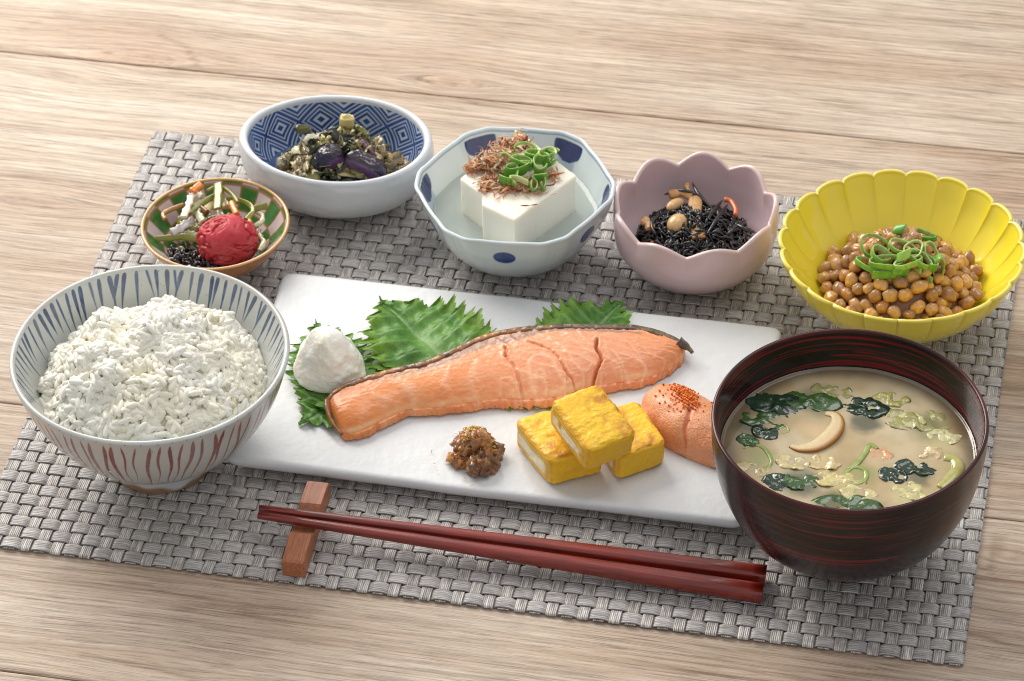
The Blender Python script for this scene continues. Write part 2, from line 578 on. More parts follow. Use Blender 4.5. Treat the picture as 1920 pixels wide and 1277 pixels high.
def build_plate():
    # rounded, slightly wavy outline
    pts = []
    n = 4
    cen = PLATE.mean(0)
    rad = 0.006
    for i in range(n):
        p, a, b = PLATE[i], PLATE[(i - 1) % n], PLATE[(i + 1) % n]
        ua, ub = (a - p) / np.linalg.norm(a - p), (b - p) / np.linalg.norm(b - p)
        s, e = p + ua * rad, p + ub * rad
        for t in np.linspace(0, 1, 9):
            pts.append((1 - t) ** 2 * s + 2 * t * (1 - t) * p + t * t * e)
        for t in np.linspace(0, 1, 42)[1:-1]:
            pts.append(e + (b + (p - b) / np.linalg.norm(p - b) * rad - e) * t)
    O = np.array(pts)
    m = len(O)
    wav = (fbm(np.c_[O * 28, np.zeros(m)], 11, 3) - 0.5) * 0.0016
    d = O - cen
    O = O + d / np.linalg.norm(d, axis=1, keepdims=True) * wav[:, None]
    nrm = np.roll(O, -3, 0) - np.roll(O, 3, 0)
    nrm = np.c_[nrm[:, 1], -nrm[:, 0]]
    nrm /= np.linalg.norm(nrm, axis=1, keepdims=True)
    if ((O - cen) * nrm).sum() < 0: nrm = -nrm
    rings = []
    # (inset from the outline, height)
    prof = [(0.075, 0.0044), (0.030, 0.0044), (0.0045, 0.0046), (0.0022, 0.0056), (0.0006, 0.0076), (0.0, 0.0098), (0.0004, 0.0111), (0.0013, 0.0118), (0.0028, 0.0120), (0.0042, 0.0119)]
    for ins, z in prof:
        q = cen + (O - cen) * (1 - np.minimum(ins / np.array([0.121, 0.0685]), 0.93))
        lift = 0.0007 * (fbm(np.c_[q * 16, np.zeros(m)], 23, 2) - 0.5)
        rings.append(np.c_[q, z + lift])
    last = rings[-1]
    for t in np.linspace(0.04, 1.0, 24):
        q = last[:, :2] * (1 - t) + cen * t
        rings.append(np.c_[q, 0.0119 + 0.0007 * (fbm(np.c_[q * 16, np.zeros(m)], 23, 2) - 0.5)])
    P = np.array(rings)
    mb = MB(); mb.grid(P[:, ::-1].transpose(1, 0, 2), closeu=True)
    mat = pm("plate_glaze", lin(216, 217, 217), rough=0.42, spec=0.4, coat=0.2, coatrough=0.3, bump=0.35, bscale=150, bdist=0.0012, bdetail=2)
    root = empty("serving_plate", (*cen, MZ), cat="plate", label="long white rectangular ceramic plate carrying the grilled salmon and omelette")
    mb.build("plate_body", mat, root)
    for cx in (0.135, 0.310):
        r = MB()
        th = np.linspace(0, pi2, 40, endpoint=False)
        a = np.sign(np.cos(th)) * np.abs(np.cos(th)) ** 0.5 * 0.010
        b = np.sign(np.sin(th)) * np.abs(np.sin(th)) ** 0.5 * 0.048
        R = stk([stk([cx + a * s, cen[1] + b * s, 0 * a + z], -1) for s, z in ((0.0, 0.0012), (0.97, MZ), (1.0, 0.0018), (1.0, 0.0045))], 1)
        r.grid(R, closeu=True)
        r.build("foot", mat, root)


build_plate()


# ================================================================== CHOPSTICKS AND REST
def wood_simple(name, a, b, rough, coat, sx=1.0, axis=0, scale=60, stretch=14):
    T = NT(name)
    g = T.new("ShaderNodeTexCoord").outputs["Object"]
    m = T.new("ShaderNodeMapping")
    sc = [stretch, stretch, stretch]; sc[axis] = 1.0
    m.inputs["Scale"].default_value = sc
    T.link(g, m.inputs[0])
    n = T.noise(m.outputs[0], scale, 4, 0.6, 0.4)
    n2 = T.noise(m.outputs[0], scale * 3.1, 3, 0.6)
    v = T.math('ADD', T.math('MULTIPLY', n, 0.65), T.math('MULTIPLY', n2, 0.35))
    T.link(T.ramp(v, [(0.33, a), (0.66, b)]), T.b.inputs["Base Color"])
    T.b.inputs["Roughness"].default_value = rough
    T.b.inputs["Coat Weight"].default_value = coat
    T.b.inputs["Coat Roughness"].default_value = 0.12
    bn = T.new("ShaderNodeBump"); bn.inputs["Strength"].default_value = 0.25; bn.inputs["Distance"].default_value = 0.0002
    T.link(v, bn.inputs["Height"]); T.link(bn.outputs[0], T.b.inputs["Normal"])
    return T.m


def build_sticks():
    # rest: a bar, high at both ends with a shallow dip in the middle
    A = np.array([0.1478, 0.0625]); Bq = np.array([0.1500, 0.0046])     # centre line far -> near
    A = (at(597, 899, 0.0112)[:2]); Bq = (at(549, 1050, 0.0112)[:2])
    ax = (Bq - A); Lr = np.linalg.norm(ax); ax /= Lr
    sd = np.array([ax[1], -ax[0]])
    if sd[0] < 0: sd = -sd
    prof = [(0, 0.0092), (0.02, 0.0102), (0.12, 0.0107), (0.27, 0.0112), (0.315, 0.0114), (0.33, 0.0108), (0.40, 0.0085), (0.60, 0.0085), (0.67, 0.0108), (0.685, 0.0114), (0.73, 0.0112), (0.88, 0.0107), (0.98, 0.0098), (1, 0.0090)]
    st = []
    for t, z in prof:
        c = A + ax * Lr * t
        w = 0.0052
        q = []
        for s, zz in ((-1, MZ), (-1, z - 0.0006), (-0.93, z), (0.93, z), (1, z - 0.0006), (1, MZ)):
            p = c + sd * w * s
            q.append([p[0], p[1], MZ + (zz - MZ) * 1.05 if zz > MZ else MZ])
        st.append(q)
    P = np.array(st)
    mb = MB(); mb.grid(P, closev=True)
    n = len(prof)
    for e in (0, n - 1):
        b = e * 6
        mb.add(np.zeros((0, 3)), quads=np.array([[b, b + 1, b + 4, b + 5], [b + 1, b + 2, b + 3, b + 4]]) - mb.n)
    mb.build("chopstick_rest", wood_simple("rest_wood", lin(134, 74, 44), lin(190, 120, 80), 0.42, 0.1, axis=1, scale=40, stretch=20), smooth=False,
             cat="chopstick rest", label="small reddish-brown wooden chopstick rest with a dip in the middle")
    lac = wood_simple("lacquered_redwood", lin(76, 16, 9), lin(150, 44, 26), 0.30, 0.55, axis=0, scale=30, stretch=18)
    ends = [((486, 953), (1436, 1079), "rear lacquered red wooden chopstick, the one nearer to the plate", 0.0010),
            ((484, 966), (1430, 1113), "front lacquered red wooden chopstick, the one nearer to the table edge", 0.0)]
    for (l, r, lab, dz) in ends:
        tipz, butz = 0.0132, MZ + 0.0044
        p0 = at(*l, tipz); p1 = at(*r, butz)
        n = 40
        t = np.linspace(0, 1, n)
        path = p0 + (p1 - p0) * t[:, None]
        d = (p1 - p0) / np.linalg.norm(p1 - p0)
        S = np.cross(d, [0, 0, 1]); S /= np.linalg.norm(S)
        N = np.cross(S, d)
        w = 0.0015 + (0.0043 - 0.0015) * t ** 0.9
        mb = MB(); mb.sweep(path, S, N, w, w * 0.95, cs=16, power=0.62)
        o = mb.build("chopstick", lac, cat="chopstick", group="pair of chopsticks", label=lab)


build_sticks()


# ================================================================== BOWLS
def bowl_surface(prof_in, prof_out, mod, cx, cy, n=480, ni=90, no=90, nr=14, ell=1.0, mods=None):
    """inner wall from the centre up, over the lip, down the outside; returns points and (theta, height fraction, side)"""
    pin = smooth_path(prof_in, ni)
    pout = smooth_path(prof_out, no)[::-1]
    a, b = pin[-1], pout[0]
    # rounded lip
    mid = (a + b) / 2
    rr = np.linalg.norm(b - a) / 2
    d = (b - a) / (2 * rr + 1e-9)
    nup = np.array([-d[1], d[0]])
    if nup[1] < 0: nup = -nup
    lip = np.array([mid - d * rr * math.cos(t) + nup * rr * math.sin(t) for t in np.linspace(0, PI, nr + 2)[1:-1]])
    prof = np.concatenate([pin, lip, pout])
    side = np.r_[np.zeros(ni), np.ones(nr), np.full(no, 2)]
    th = np.linspace(0, pi2, n, endpoint=False)
    R, Z = np.broadcast_to(prof[:, 0], (n, len(prof))), np.broadcast_to(prof[:, 1], (n, len(prof)))
    TH = np.broadcast_to(th[:, None], R.shape)
    SD = np.broadcast_to(side, R.shape)
    zr = prof[:, 1].max()
    H = Z / zr
    R2, Z2 = mod(TH, H, R, Z, SD)
    P = stk([cx + R2 * np.cos(TH), cy + R2 * np.sin(TH) * ell, Z2 + MZ], -1)
    return P, TH, H, SD, R


def add_foot(root, mat, cx, cy, r_out, r_in, h, col=None, ell=1.0, n=120):
    prof = [(r_in, h + 0.001), (r_in, 0.0006), (r_in + 0.0006, 0.0), (r_out - 0.0008, 0.0), (r_out - 0.0001, 0.0008), (r_out, h * 0.6), (r_out + 0.0006, h + 0.0016)]
    prof = smooth_path(prof, 30)
    th = np.linspace(0, pi2, n, endpoint=False)
    P = stk([cx + prof[None, :, 0] * np.cos(th)[:, None], cy + ell * prof[None, :, 0] * np.sin(th)[:, None], prof[None, :, 1] + 0 * th[:, None] + MZ], -1)
    mb = MB()
    mb.grid(P, closeu=True, col=None if col is None else col(prof[None, :, 1] / h + 0 * th[:, None], th[:, None] + 0 * prof[None, :, 0]))
    return mb.build("foot_ring", mat, root)


def nomod(TH, H, R, Z, S): return R, Z


# ---------------------------------------------------------------- rice bowl
RB = (0.0708, 0.0691)


def strokes(TH, n, seed, width, lo, hi, H, lean=0.0, wob=0.0):
    """hand brushed strokes: returns coverage 0..1; each has its own width, length and lean"""
    r = np.random.default_rng(seed)
    cov = np.zeros_like(TH)
    ths = (np.arange(n) + r.uniform(-0.22, 0.22, n)) / n * pi2
    for k in range(n):
        l = lo + (hi - lo) * r.uniform(0, 0.35)
        w = width * r.uniform(0.55, 1.15)
        ln = lean + r.normal(0, 0.035)
        t = np.clip((hi - H) / (hi - l + 1e-9), -0.2, 1.4)
        c = ths[k] + ln * t + wob * np.sin(t * 9 + r.uniform(0, 6)) * 0.5
        d = np.abs((TH - c + PI) % pi2 - PI)
        prof = w * np.clip((t + 0.0) * 9, 0, 1) ** 0.5 * np.clip((1 - t) / 0.55, 0, 1) ** 0.75 * (0.85 + 0.15 * np.cos(t * 4))
        ink = r.uniform(0.82, 1.0)
        cov = np.maximum(cov, ink * sst(0.0022, -0.004, d - prof) * (H < hi + 0.02) * (t < 1))
    return cov


def build_rice_bowl():
    cx, cy = RB
    pin = [(0.0, 0.014), (0.014, 0.0155), (0.030, 0.0225), (0.043, 0.0345), (0.0535, 0.049), (0.0607, 0.0645)]
    pout = [(0.0, 0.0085), (0.018, 0.0088), (0.0250, 0.0105), (0.0375, 0.0180), (0.0490, 0.0310), (0.0578, 0.0470), (0.0634, 0.0650)]
    P, TH, H, SD, R = bowl_surface(pin, pout, lambda TH, H, R, Z, S: (R * (1 + 0.003 * np.sin(2 * TH + 1)), Z + 0.0003 * np.sin(3 * TH) * H), cx, cy, n=1200, ni=120, no=110)
    glaze = lin(194, 199, 197)
    spk = vn(P * 2600, 3)
    C = mix(np.broadcast_to(glaze, P.shape), lin(196, 190, 176), 0.5 * fbm(P * 90, 8))
    blue = mix(lin(26, 50, 92), lin(78, 106, 146), np.clip(fbm(P * np.array([500, 500, 160]), 12, 3) * 1.6 - 0.4, 0, 1))
    cin = strokes(TH, 84, 4, 0.0200, 0.66, 0.985, H, lean=0.02)
    C = np.where((SD == 0)[..., None], C * (1 - cin[..., None]) + blue * cin[..., None], C)
    red = mix(lin(112, 34, 28), lin(146, 68, 56), np.clip(fbm(P * 400, 31, 2) * 1.5 - 0.4, 0, 1))
    co = strokes(TH, 76, 9, 0.0175, 0.15, 0.95, H, lean=-0.04, wob=0.018)
    co = co * (0.88 + 0.12 * fbm(P * 700, 2, 2))
    C = np.where((SD == 2)[..., None], C * np.array([0.90, 0.89, 0.90]), C)
    C = np.where((SD == 2)[..., None], C * (1 - co[..., None]) + red * co[..., None], C)
    dots = sst(0.93, 0.98, np.cos(TH * 60 + 0.6 * np.sin(TH * 7))) * (SD == 2) * (H > 0.972) * (H < 0.99)
    C = mix(C, lin(58, 84, 120), dots * 0.9)
    # iron-brown edge on the lip
    e = (SD >= 1) * sst(0.988, 0.996, H) * sst(0.40, 0.62, fbm(stk([np.cos(TH) * 3, np.sin(TH) * 3, SD * 3], -1), 6, 3) + 0.06) * (0.25 + 0.75 * (SD == 2))
    C = mix(C, lin(150, 112, 84), e * 0.85)
    C = mix(C, lin(110, 90, 74), (spk > 0.93) * 0.6)
    C = mix(C, lin(70, 60, 54), (vn(P * 1500, 8) > 0.965) * 0.7)
    mat = pm("rice_bowl_glaze", None, rough=0.24, spec=0.5, coat=0.35, coatrough=0.10, bump=0.12, bscale=260, bdist=0.0005)
    root = empty("rice_bowl", (cx, cy, MZ), cat="bowl", label="large bowl with blue strokes inside and red lines outside, filled with rice")
    mb = MB(); mb.grid(P[:, ::-1], closeu=True, col=C[:, ::-1])
    mb.build("bowl_body", mat, root)

    def fc(h, th):
        c = np.broadcast_to(glaze, h.shape + (3,))
        c = mix(c, lin(150, 112, 74), sst(0.42, 0.22, h + 0.10 * np.sin(th * 5) + 0.08 * np.sin(th * 11)))
        return mix(c, lin(92, 118, 152), np.exp(-((h - 0.86) / 0.09) ** 2) * 0.8)
    add_foot(root, mat, cx, cy, 0.0246, 0.0205, 0.0098, fc)


build_rice_bowl()


def ellipsoid_template(nu=8, nv=7):
    S = sphere_grid(nu, nv)
    mb = MB(); mb.grid(S, closeu=True)
    return mb.v[0], mb.q[0]


def scatter(mb, V0, Q0, centers, rots, scales, cols, pinch=None):
    n = len(centers)
    V = np.einsum('nij,nkj->nki', rots, V0[None] * scales[:, None, :]) + centers[:, None]
    Q = Q0[None] + (np.arange(n) * len(V0))[:, None, None]
    mb.add(V.reshape(-1, 3), quads=Q.reshape(-1, 4), col=np.repeat(cols, len(V0), 0))


def rand_rots(n, r, flat=0.5, normals=None):
    out = np.zeros((n, 3, 3))
    for k in range(n):
        out[k] = rotm(r.normal(0, flat), r.normal(0, flat), r.uniform(0, pi2))
    return out


def build_rice():
    cx, cy = RB
    R0 = 0.0520

    def hz(x, y):
        rr = np.sqrt(x * x + y * y) / R0
        lump = fbm(stk([x * 75 + 3, y * 75, x * 0], -1), 41, 3) - 0.5
        return 0.0475 + 0.0275 * (1 - rr ** 2.2).clip(-0.4) + 0.021 * lump * (1 - 0.4 * rr) - 0.0035 * (rr > 0.9) * (rr - 0.9) * 10
    mb = MB()
    # packed base under the grains
    n, m = 60, 30
    th = np.linspace(0, pi2, n, endpoint=False)[:, None]
    r = np.linspace(0, 0.0505, m)[None]
    X, Y = r * np.cos(th), r * np.sin(th)
    mb.grid(stk([cx + X, cy + Y, hz(X, Y) - 0.0011 + MZ], -1)[:, ::-1], closeu=True, col=lin(246, 240, 214))
    V0, Q0 = ellipsoid_template(10, 11)
    # grain: plump, slightly curved
    V0 = V0.copy(); V0[:, 2] += 0.16 * V0[:, 0] ** 2
    rg = np.random.default_rng(12)
    N = 2700
    rr = R0 * np.sqrt(rg.random(N)); tt = rg.random(N) * pi2
    x, y = rr * np.cos(tt), rr * np.sin(tt)
    z = hz(x, y)
    e = 5e-4
    gx = (hz(x + e, y) - hz(x - e, y)) / (2 * e); gy = (hz(x, y + e) - hz(x, y - e)) / (2 * e)
    rots = np.zeros((N, 3, 3))
    for k in range(N):
        nz = np.array([-gx[k] * 0.8, -gy[k] * 0.8, 1.0]) + rg.normal(0, 0.30, 3); nz /= np.linalg.norm(nz)
        a = rg.uniform(0, pi2); t = np.array([math.cos(a), math.sin(a), 0.0]); t -= nz * (t @ nz); t /= np.linalg.norm(t)
        rots[k] = stk([t, np.cross(nz, t), nz], 1)
    sc = stk([rg.uniform(0.0031, 0.0040, N), rg.uniform(0.00140, 0.00165, N), rg.uniform(0.00125, 0.00145, N)], 1)
    cen = stk([cx + x, cy + y, z + rg.normal(-0.0003, 0.0007, N) + MZ], 1)
    # clumps lift together
    cen[:, 2] += 0.0016 * (vn(stk([x * 150, y * 190, x * 0], -1), 5) - 0.5)
    base = mix(lin(249, 248, 240), lin(249, 245, 228), np.clip(fbm(stk([x * 60, y * 60, x * 0 + 9], -1), 15, 2) * 2.2 - 0.75, 0, 1))
    base = base * rg.uniform(0.94, 1.02, (N, 1))
    base[rg.random(N) < 0.004] = lin(240, 226, 184)
    scatter(mb, V0, Q0, cen, rots, sc, np.clip(base, 0, 0.955) * np.array([0.93, 0.915, 0.875]))
    mb.build("steamed_rice", pm("cooked_rice", None, rough=0.32, spec=0.5, coat=0.15, coatrough=0.2, sss=0.12, srad=(1.0, 0.93, 0.80), sscale=0.0007), origin=(cx, cy, 0.02), kind="stuff",
             cat="rice", label="mound of glossy steamed white rice filling the blue striped bowl")


build_rice()

# ---------------------------------------------------------------- soup bowl
SB = (0.3897, 0.0640)
SOUPZ = 0.0580


def build_soup_bowl():
    cx, cy = SB
    pin = [(0.0, 0.012), (0.016, 0.0128), (0.033, 0.0195), (0.0446, 0.031), (0.0527, 0.046), (0.0565, 0.060), (0.0583, 0.0772)]
    pout = [(0.0, 0.0060), (0.016, 0.0062), (0.0225, 0.0080), (0.0345, 0.0130), (0.0475, 0.0255), (0.0558, 0.0430), (0.0596, 0.0615), (0.0604, 0.0774)]
    P, TH, H, SD, R = bowl_surface(pin, pout, nomod, cx, cy, n=720, ni=260, no=220)
    # brushed red streaks through black lacquer
    st = stk([np.cos(TH) * 0.9, np.sin(TH) * 0.9, H * 74], -1)
    s1 = vn(st, 3)
    s2 = vn(stk([np.cos(TH) * 2.2, np.sin(TH) * 2.2, H * 150], -1), 14)
    s3 = vn(stk([np.cos(TH) * 5, np.sin(TH) * 5, H * 240], -1), 19)
    cov = sst(0.60, 0.72, s1 * 0.42 + s2 * 0.40 + s3 * 0.18)
    black = lin(20, 14, 13)
    C = mix(np.broadcast_to(black, P.shape), lin(122, 24, 22), cov * np.where(SD == 0, 0.95, 0.0))
    for hh, wd, am in ((0.955, 0.006, 0.8), (0.79, 0.0045, 0.9), (0.765, 0.003, 0.6), (0.87, 0.003, 0.5)):
        C = mix(C, lin(140, 16, 26), am * np.exp(-((H - hh) / wd) ** 2) * (SD == 0) * sst(0.25, 0.5, vn(stk([np.cos(TH) * 2, np.sin(TH) * 2, H * 0 + hh * 50], -1), 2)))
    ob = mix(np.broadcast_to(lin(24, 15, 14), P.shape), lin(66, 32, 26), sst(0.45, 0.8, s2 * 0.6 + s3 * 0.4))
    thin = sst(0.74, 0.84, vn(stk([np.cos(TH) * 0.7, np.sin(TH) * 0.7, H * 70], -1), 33))
    ob = mix(ob, lin(112, 28, 24), thin * 0.75)
    C = np.where((SD == 2)[..., None], ob, C)
    C = np.where((SD == 1)[..., None], mix(np.broadcast_to(lin(34, 20, 20), P.shape), lin(84, 28, 28), s2), C)
    mat = pm("black_red_lacquer", None, rough=0.24, spec=0.35, coat=0.12, coatrough=0.12, rvar=0.04)
    root = empty("soup_bowl", (cx, cy, MZ), cat="bowl", label="deep black and red brushed lacquer bowl holding the miso soup")
    mb = MB(); mb.grid(P[:, ::-1], closeu=True, col=C[:, ::-1])
    mb.build("bowl_body", mat, root)
    add_foot(root, mat, cx, cy, 0.0222, 0.0190, 0.0070, lambda h, th: np.broadcast_to(lin(30, 18, 16), h.shape + (3,)))


build_soup_bowl()


def flat_piece(mb, cx, cy, z, pts_r, thick, col, seed, tilt=(0, 0), bumpy=0.0006, n=48, m=10, edge=None):
    """a soft irregular lobe: top and bottom skins closed round an uneven outline"""
    th = np.linspace(0, pi2, n, endpoint=False)
    ra = smooth_path(np.asarray(pts_r, float)[:, None], n, closed=True)[:, 0]
    ra = ra * (1 + 0.16 * (vn(stk([th * 4, th * 0 + seed, th * 0], -1), seed) - 0.5))
    s = np.concatenate([np.linspace(0, 1, m), np.linspace(1, 0, m)[1:]])
    sgn = np.r_[np.ones(m), -np.ones(m - 1)]
    prof = np.sqrt(np.clip(1 - s ** 4, 0, 1)) * sgn
    X = ra[:, None] * np.cos(th)[:, None] * s
    Y = ra[:, None] * np.sin(th)[:, None] * s
    nz = fbm(stk([X * 260, Y * 260, X * 0 + seed], -1), seed, 3) - 0.5
    Z = thick * prof + bumpy * 2 * nz + tilt[0] * X + tilt[1] * Y
    col = np.broadcast_to(col, X.shape + (3,)) if np.ndim(col) == 1 else col
    c = mix(col, col * 1.5, np.clip(fbm(stk([X * 500, Y * 500, X * 0 + seed], -1), seed + 3, 3) * 2 - 0.8, 0, 1) * 0.6)
    if edge is not None:
        c = mix(c, edge, sst(0.75, 1.0, s)[None] * np.ones_like(X))
    mb.grid(stk([cx + X, cy + Y, z + Z], -1), closeu=True, col=c)


def build_soup():
    cx, cy = SB
    n, m = 160, 90
    th = np.linspace(0, pi2, n, endpoint=False)[:, None]
    Rr = 0.0562
    r = np.concatenate([np.linspace(0, Rr - 0.002, m - 8), np.linspace(Rr - 0.0018, Rr, 8)])[None]
    X, Y = r * np.cos(th), r * np.sin(th)
    men = 0.0009 * sst(Rr - 0.0018, Rr, r) ** 2
    Z = SOUPZ + men + 0.00012 * np.sin(X * 300) * np.sin(Y * 260)
    cloud = fbm(stk([X * 40, Y * 40, X * 0], -1), 51, 4)
    fine = fbm(stk([X * 160, Y * 160, X * 0], -1), 57, 4)
    C = mix(np.broadcast_to(lin(212, 194, 158), X.shape + (3,)), lin(186, 162, 118), np.clip(cloud * 2.6 - 0.85, 0, 1))
    C = mix(C, lin(170, 160, 124), 0.4 * np.clip(fine * 3 - 1.55, 0, 1))
    # clear broth near the rim, dark lacquer showing through
    C = mix(C, lin(74, 58, 42), 0.75 * sst(Rr - 0.010, Rr - 0.0005, r + 0.006 * (cloud - 0.5)))
    # pale and green tints where food floats just under the surface
    for (px, py, rad, cc, a) in ((1545, 872, 0.010, (214, 190, 140), .8), (1580, 905, 0.010, (206, 186, 124), .8), (1740, 800, 0.014, (146, 140, 88), .7), (1770, 830, 0.010, (196, 186, 130), .7), (1700, 925, 0.011, (206, 196, 140), .7),
                                 (1425, 858, 0.010, (150, 158, 92), .7), (1650, 850, 0.009, (212, 160, 118), .7), (1612, 885, 0.010, (140, 152, 84), .6), (1520, 808, 0.012, (222, 192, 146), .8), (1540, 765, 0.011, (126, 122, 78), .6), (1785, 880, 0.008, (170, 164, 92), .6)):
        q = at(px, py, SOUPZ + MZ)
        d = np.sqrt((cx + X - q[0]) ** 2 + (cy + Y - q[1]) ** 2) + 0.008 * (fine - 0.5)
        C = mix(C, lin(*cc), a * sst(rad, rad * 0.15, d))
    # wakame below the surface tints the broth
    for (px, py, rad, a) in ((1440, 760, 0.012, .8), (1405, 800, 0.010, .7), (1625, 790, 0.010, .8), (1500, 905, 0.014, .8), (1720, 895, 0.008, .7), (1560, 940, 0.010, .7), (1530, 745, 0.014, .5), (1740, 800, 0.012, .35)):
        q = at(px, py, SOUPZ + MZ)
        d = np.sqrt((cx + X - q[0]) ** 2 + (cy + Y - q[1]) ** 2) + 0.006 * (fine - 0.5)
        C = mix(C, lin(66, 78, 64), a * sst(rad, rad * 0.25, d))
    mb = MB(); mb.grid(stk([cx + X, cy + Y, Z + MZ], -1)[:, ::-1], closeu=True, col=C[:, ::-1])
    mb.build("miso_soup", pm("miso_broth", None, rough=0.07, spec=0.5, sss=0.35, srad=(1, 0.8, 0.5), sscale=0.004, coat=0.6, coatrough=0.03),
             cat="soup", label="cloudy beige miso soup inside the black and red bowl")
    z = SOUPZ + MZ
    wk = pm("wakame", None, rough=0.12, spec=0.6, coat=0.5, coatrough=0.05, bump=0.3, bscale=700, bdist=0.0005)
    wkg = "wakame pieces in the miso soup"
    dk, md, lt = lin(32, 54, 34), lin(58, 88, 38), lin(84, 108, 44)
    W = [((1455, 757), [10, 7, 5, 7, 11, 6, 4, 6], dk, "long dark green wakame at the left end of the soup's far edge"),
         ((1520, 751), [11, 6, 3, 5, 11, 5, 3, 5], md, "wakame piece in the soup's far edge just left of the broad black one"),
         ((1622, 763), [9, 6, 4, 5, 8, 6, 4, 6], dk, "broad blackish wakame piece near the soup's far edge, behind the tofu skin"),
         ((1430, 786), [9, 7, 4, 4, 8, 4, 4, 6], md, "folded green wakame floating off the left end of the fried tofu arc"),
         ((1435, 812), [5, 4, 3.5, 4, 5, 4, 3, 4], dk, "small round dark wakame at the left of the soup, above the leek curl"),
         ((1403, 826), [4, 3.5, 3, 3, 4, 3, 3, 3], md, "tiny wakame bud touching the left rim of the soup"),
         ((1462, 905), [6, 5, 4, 5, 6, 5, 4, 5], dk, "dark wakame clump at the soup's near left rim"),
         ((1500, 902), [6, 5, 4, 4, 6, 5, 4, 5], md, "bright green wakame bud right of the near left clump"),
         ((1588, 953), [13, 7, 4, 5, 12, 5, 4, 6], md, "long flat wakame strip against the soup's nearest rim"),
         ((1673, 893), [5, 4, 3.5, 4, 5, 4, 3, 4], dk, "round wakame bud in the soup, left of the yellow leek stalk"),
         ((1715, 878), [8, 3, 2, 3, 8, 3, 2, 3], dk, "thin trailing wakame thread leading to the yellow leek stalk")]
    for k, ((px, py), rr, c, lab) in enumerate(W):
        q = at(px, py, z)
        mb = MB()
        flat_piece(mb, q[0], q[1], z - 0.00010, np.array(rr) * 0.00140, 0.0005, c, 60 + k, tilt=(random.uniform(-.03, .03), random.uniform(-.03, .03)), bumpy=0.0012)
        mb.build("wakame_piece", wk, cat="seaweed", group=wkg, label=lab)
    # fried tofu arc
    q = [at(1482, 836, z), at(1500, 842, z), at(1530, 838, z), at(1556, 820, z), at(1570, 798, z), at(1566, 780, z), at(1548, 775, z)]
    path = smooth_path(np.array(q), 40)
    path[:, 2] = z + 0.0001 + 0.0008 * np.sin(np.linspace(0, PI, 40))
    T = np.gradient(path, axis=0); T /= np.linalg.norm(T, axis=1, keepdims=True)
    S = np.cross(T, [0, 0, 1.0])
    t = np.linspace(0, 1, 40)
    mb = MB()
    cs = 12
    colr = np.zeros((40, cs, 3)); colr[:] = lin(226, 202, 156)
    colr[:, :, :] = mix(colr, lin(176, 116, 50), sst(0.15, 0.7, np.cos(np.arange(12) / 12 * pi2 + PI / 12))[None] * np.ones((40, 1)))
    mb.sweep(path, S, np.array([0, 0, 1.0]), 0.0014 + 0.0026 * np.sin(t * PI), 0.0005 + 0.0004 * np.sin(t * PI), cs, 0.8, col=colr)
    mb.build("fried_tofu_slice", pm("fried_tofu", None, rough=0.3, bump=0.5, bscale=900, bdist=0.0005, sss=0.3, sscale=0.001), cat="fried tofu",
             label="curved golden fried tofu slice floating in the miso soup")
    cab = pm("cabbage", None, rough=0.12, spec=0.55, sss=0.3, sscale=0.001, bump=0.4, bscale=700, bdist=0.0006, coat=0.4)
    CAB = [((1545, 868), [6, 5, 3, 4, 6, 5, 3, 4], lin(206, 184, 132), "pale frilly cabbage shred just in front of the fried tofu arc"),
           ((1572, 900), [9, 4, 2.5, 4, 9, 4, 2.5, 4], lin(198, 182, 124), "long yellowish cabbage strip in the near middle of the soup"),
           ((1720, 790), [13, 5, 2.5, 4, 12, 4, 3, 4], lin(160, 154, 98), "long greenish cabbage strip along the soup's far right rim"),
           ((1710, 788), [5, 4, 4, 4, 5, 4, 4, 4], lin(196, 188, 132), "round translucent cabbage bit under the far right strip"),
           ((1772, 818), [6, 5, 4, 4, 6, 5, 4, 4], lin(204, 198, 148), "crumpled cabbage bit touching the soup's right rim"),
           ((1706, 920), [7, 6, 4, 5, 6, 5, 4, 5], lin(202, 192, 136), "pale cabbage cluster near the soup's near right rim"),
           ((1650, 852), [7, 5, 4, 5, 6, 5, 4, 5], lin(204, 152, 108), "orange pink cabbage bit in the middle of the soup"),
           ((1486, 868), [6, 4, 3, 4, 6, 4, 3, 4], lin(206, 190, 138), "pale cabbage bit between the left leek curl and the frilly shred"),
           ((1612, 925), [7, 5, 3, 4, 7, 4, 3, 4], lin(200, 188, 134), "pale cabbage bit near the soup's nearest rim, behind the long wakame"),
           ((1668, 748), [7, 4, 3, 4, 6, 4, 3, 4], lin(170, 164, 96), "greenish cabbage bit right of the broad black wakame"),
           ((1560, 735), [8, 4, 2.5, 3, 8, 4, 2.5, 3], lin(150, 144, 88), "sunken olive cabbage strip along the soup's far edge"),
           ((1745, 850), [5, 4, 3, 4, 5, 4, 3, 4], lin(208, 184, 142), "small pinkish cabbage bit in front of the far right strip"),
           ((1410, 880), [7, 5, 3, 4, 7, 4, 3, 4], lin(186, 170, 116), "pale sunken cabbage bit near the left rim of the soup")]
    for k, ((px, py), rr, c, lab) in enumerate(CAB):
        q = at(px, py, z)
        mb = MB()
        flat_piece(mb, q[0], q[1], z - 0.00022, np.array(rr) * 0.00135, 0.0005, c, 80 + k, tilt=(random.uniform(-.03, .03), random.uniform(-.03, .03)), bumpy=0.0013)
        mb.build("cabbage_piece", cab, cat="cabbage", group="cabbage pieces in the miso soup", label=lab)
    lk = pm("leek_in_broth", None, rough=0.15, spec=0.5, sss=0.3, sscale=0.001, coat=0.4)
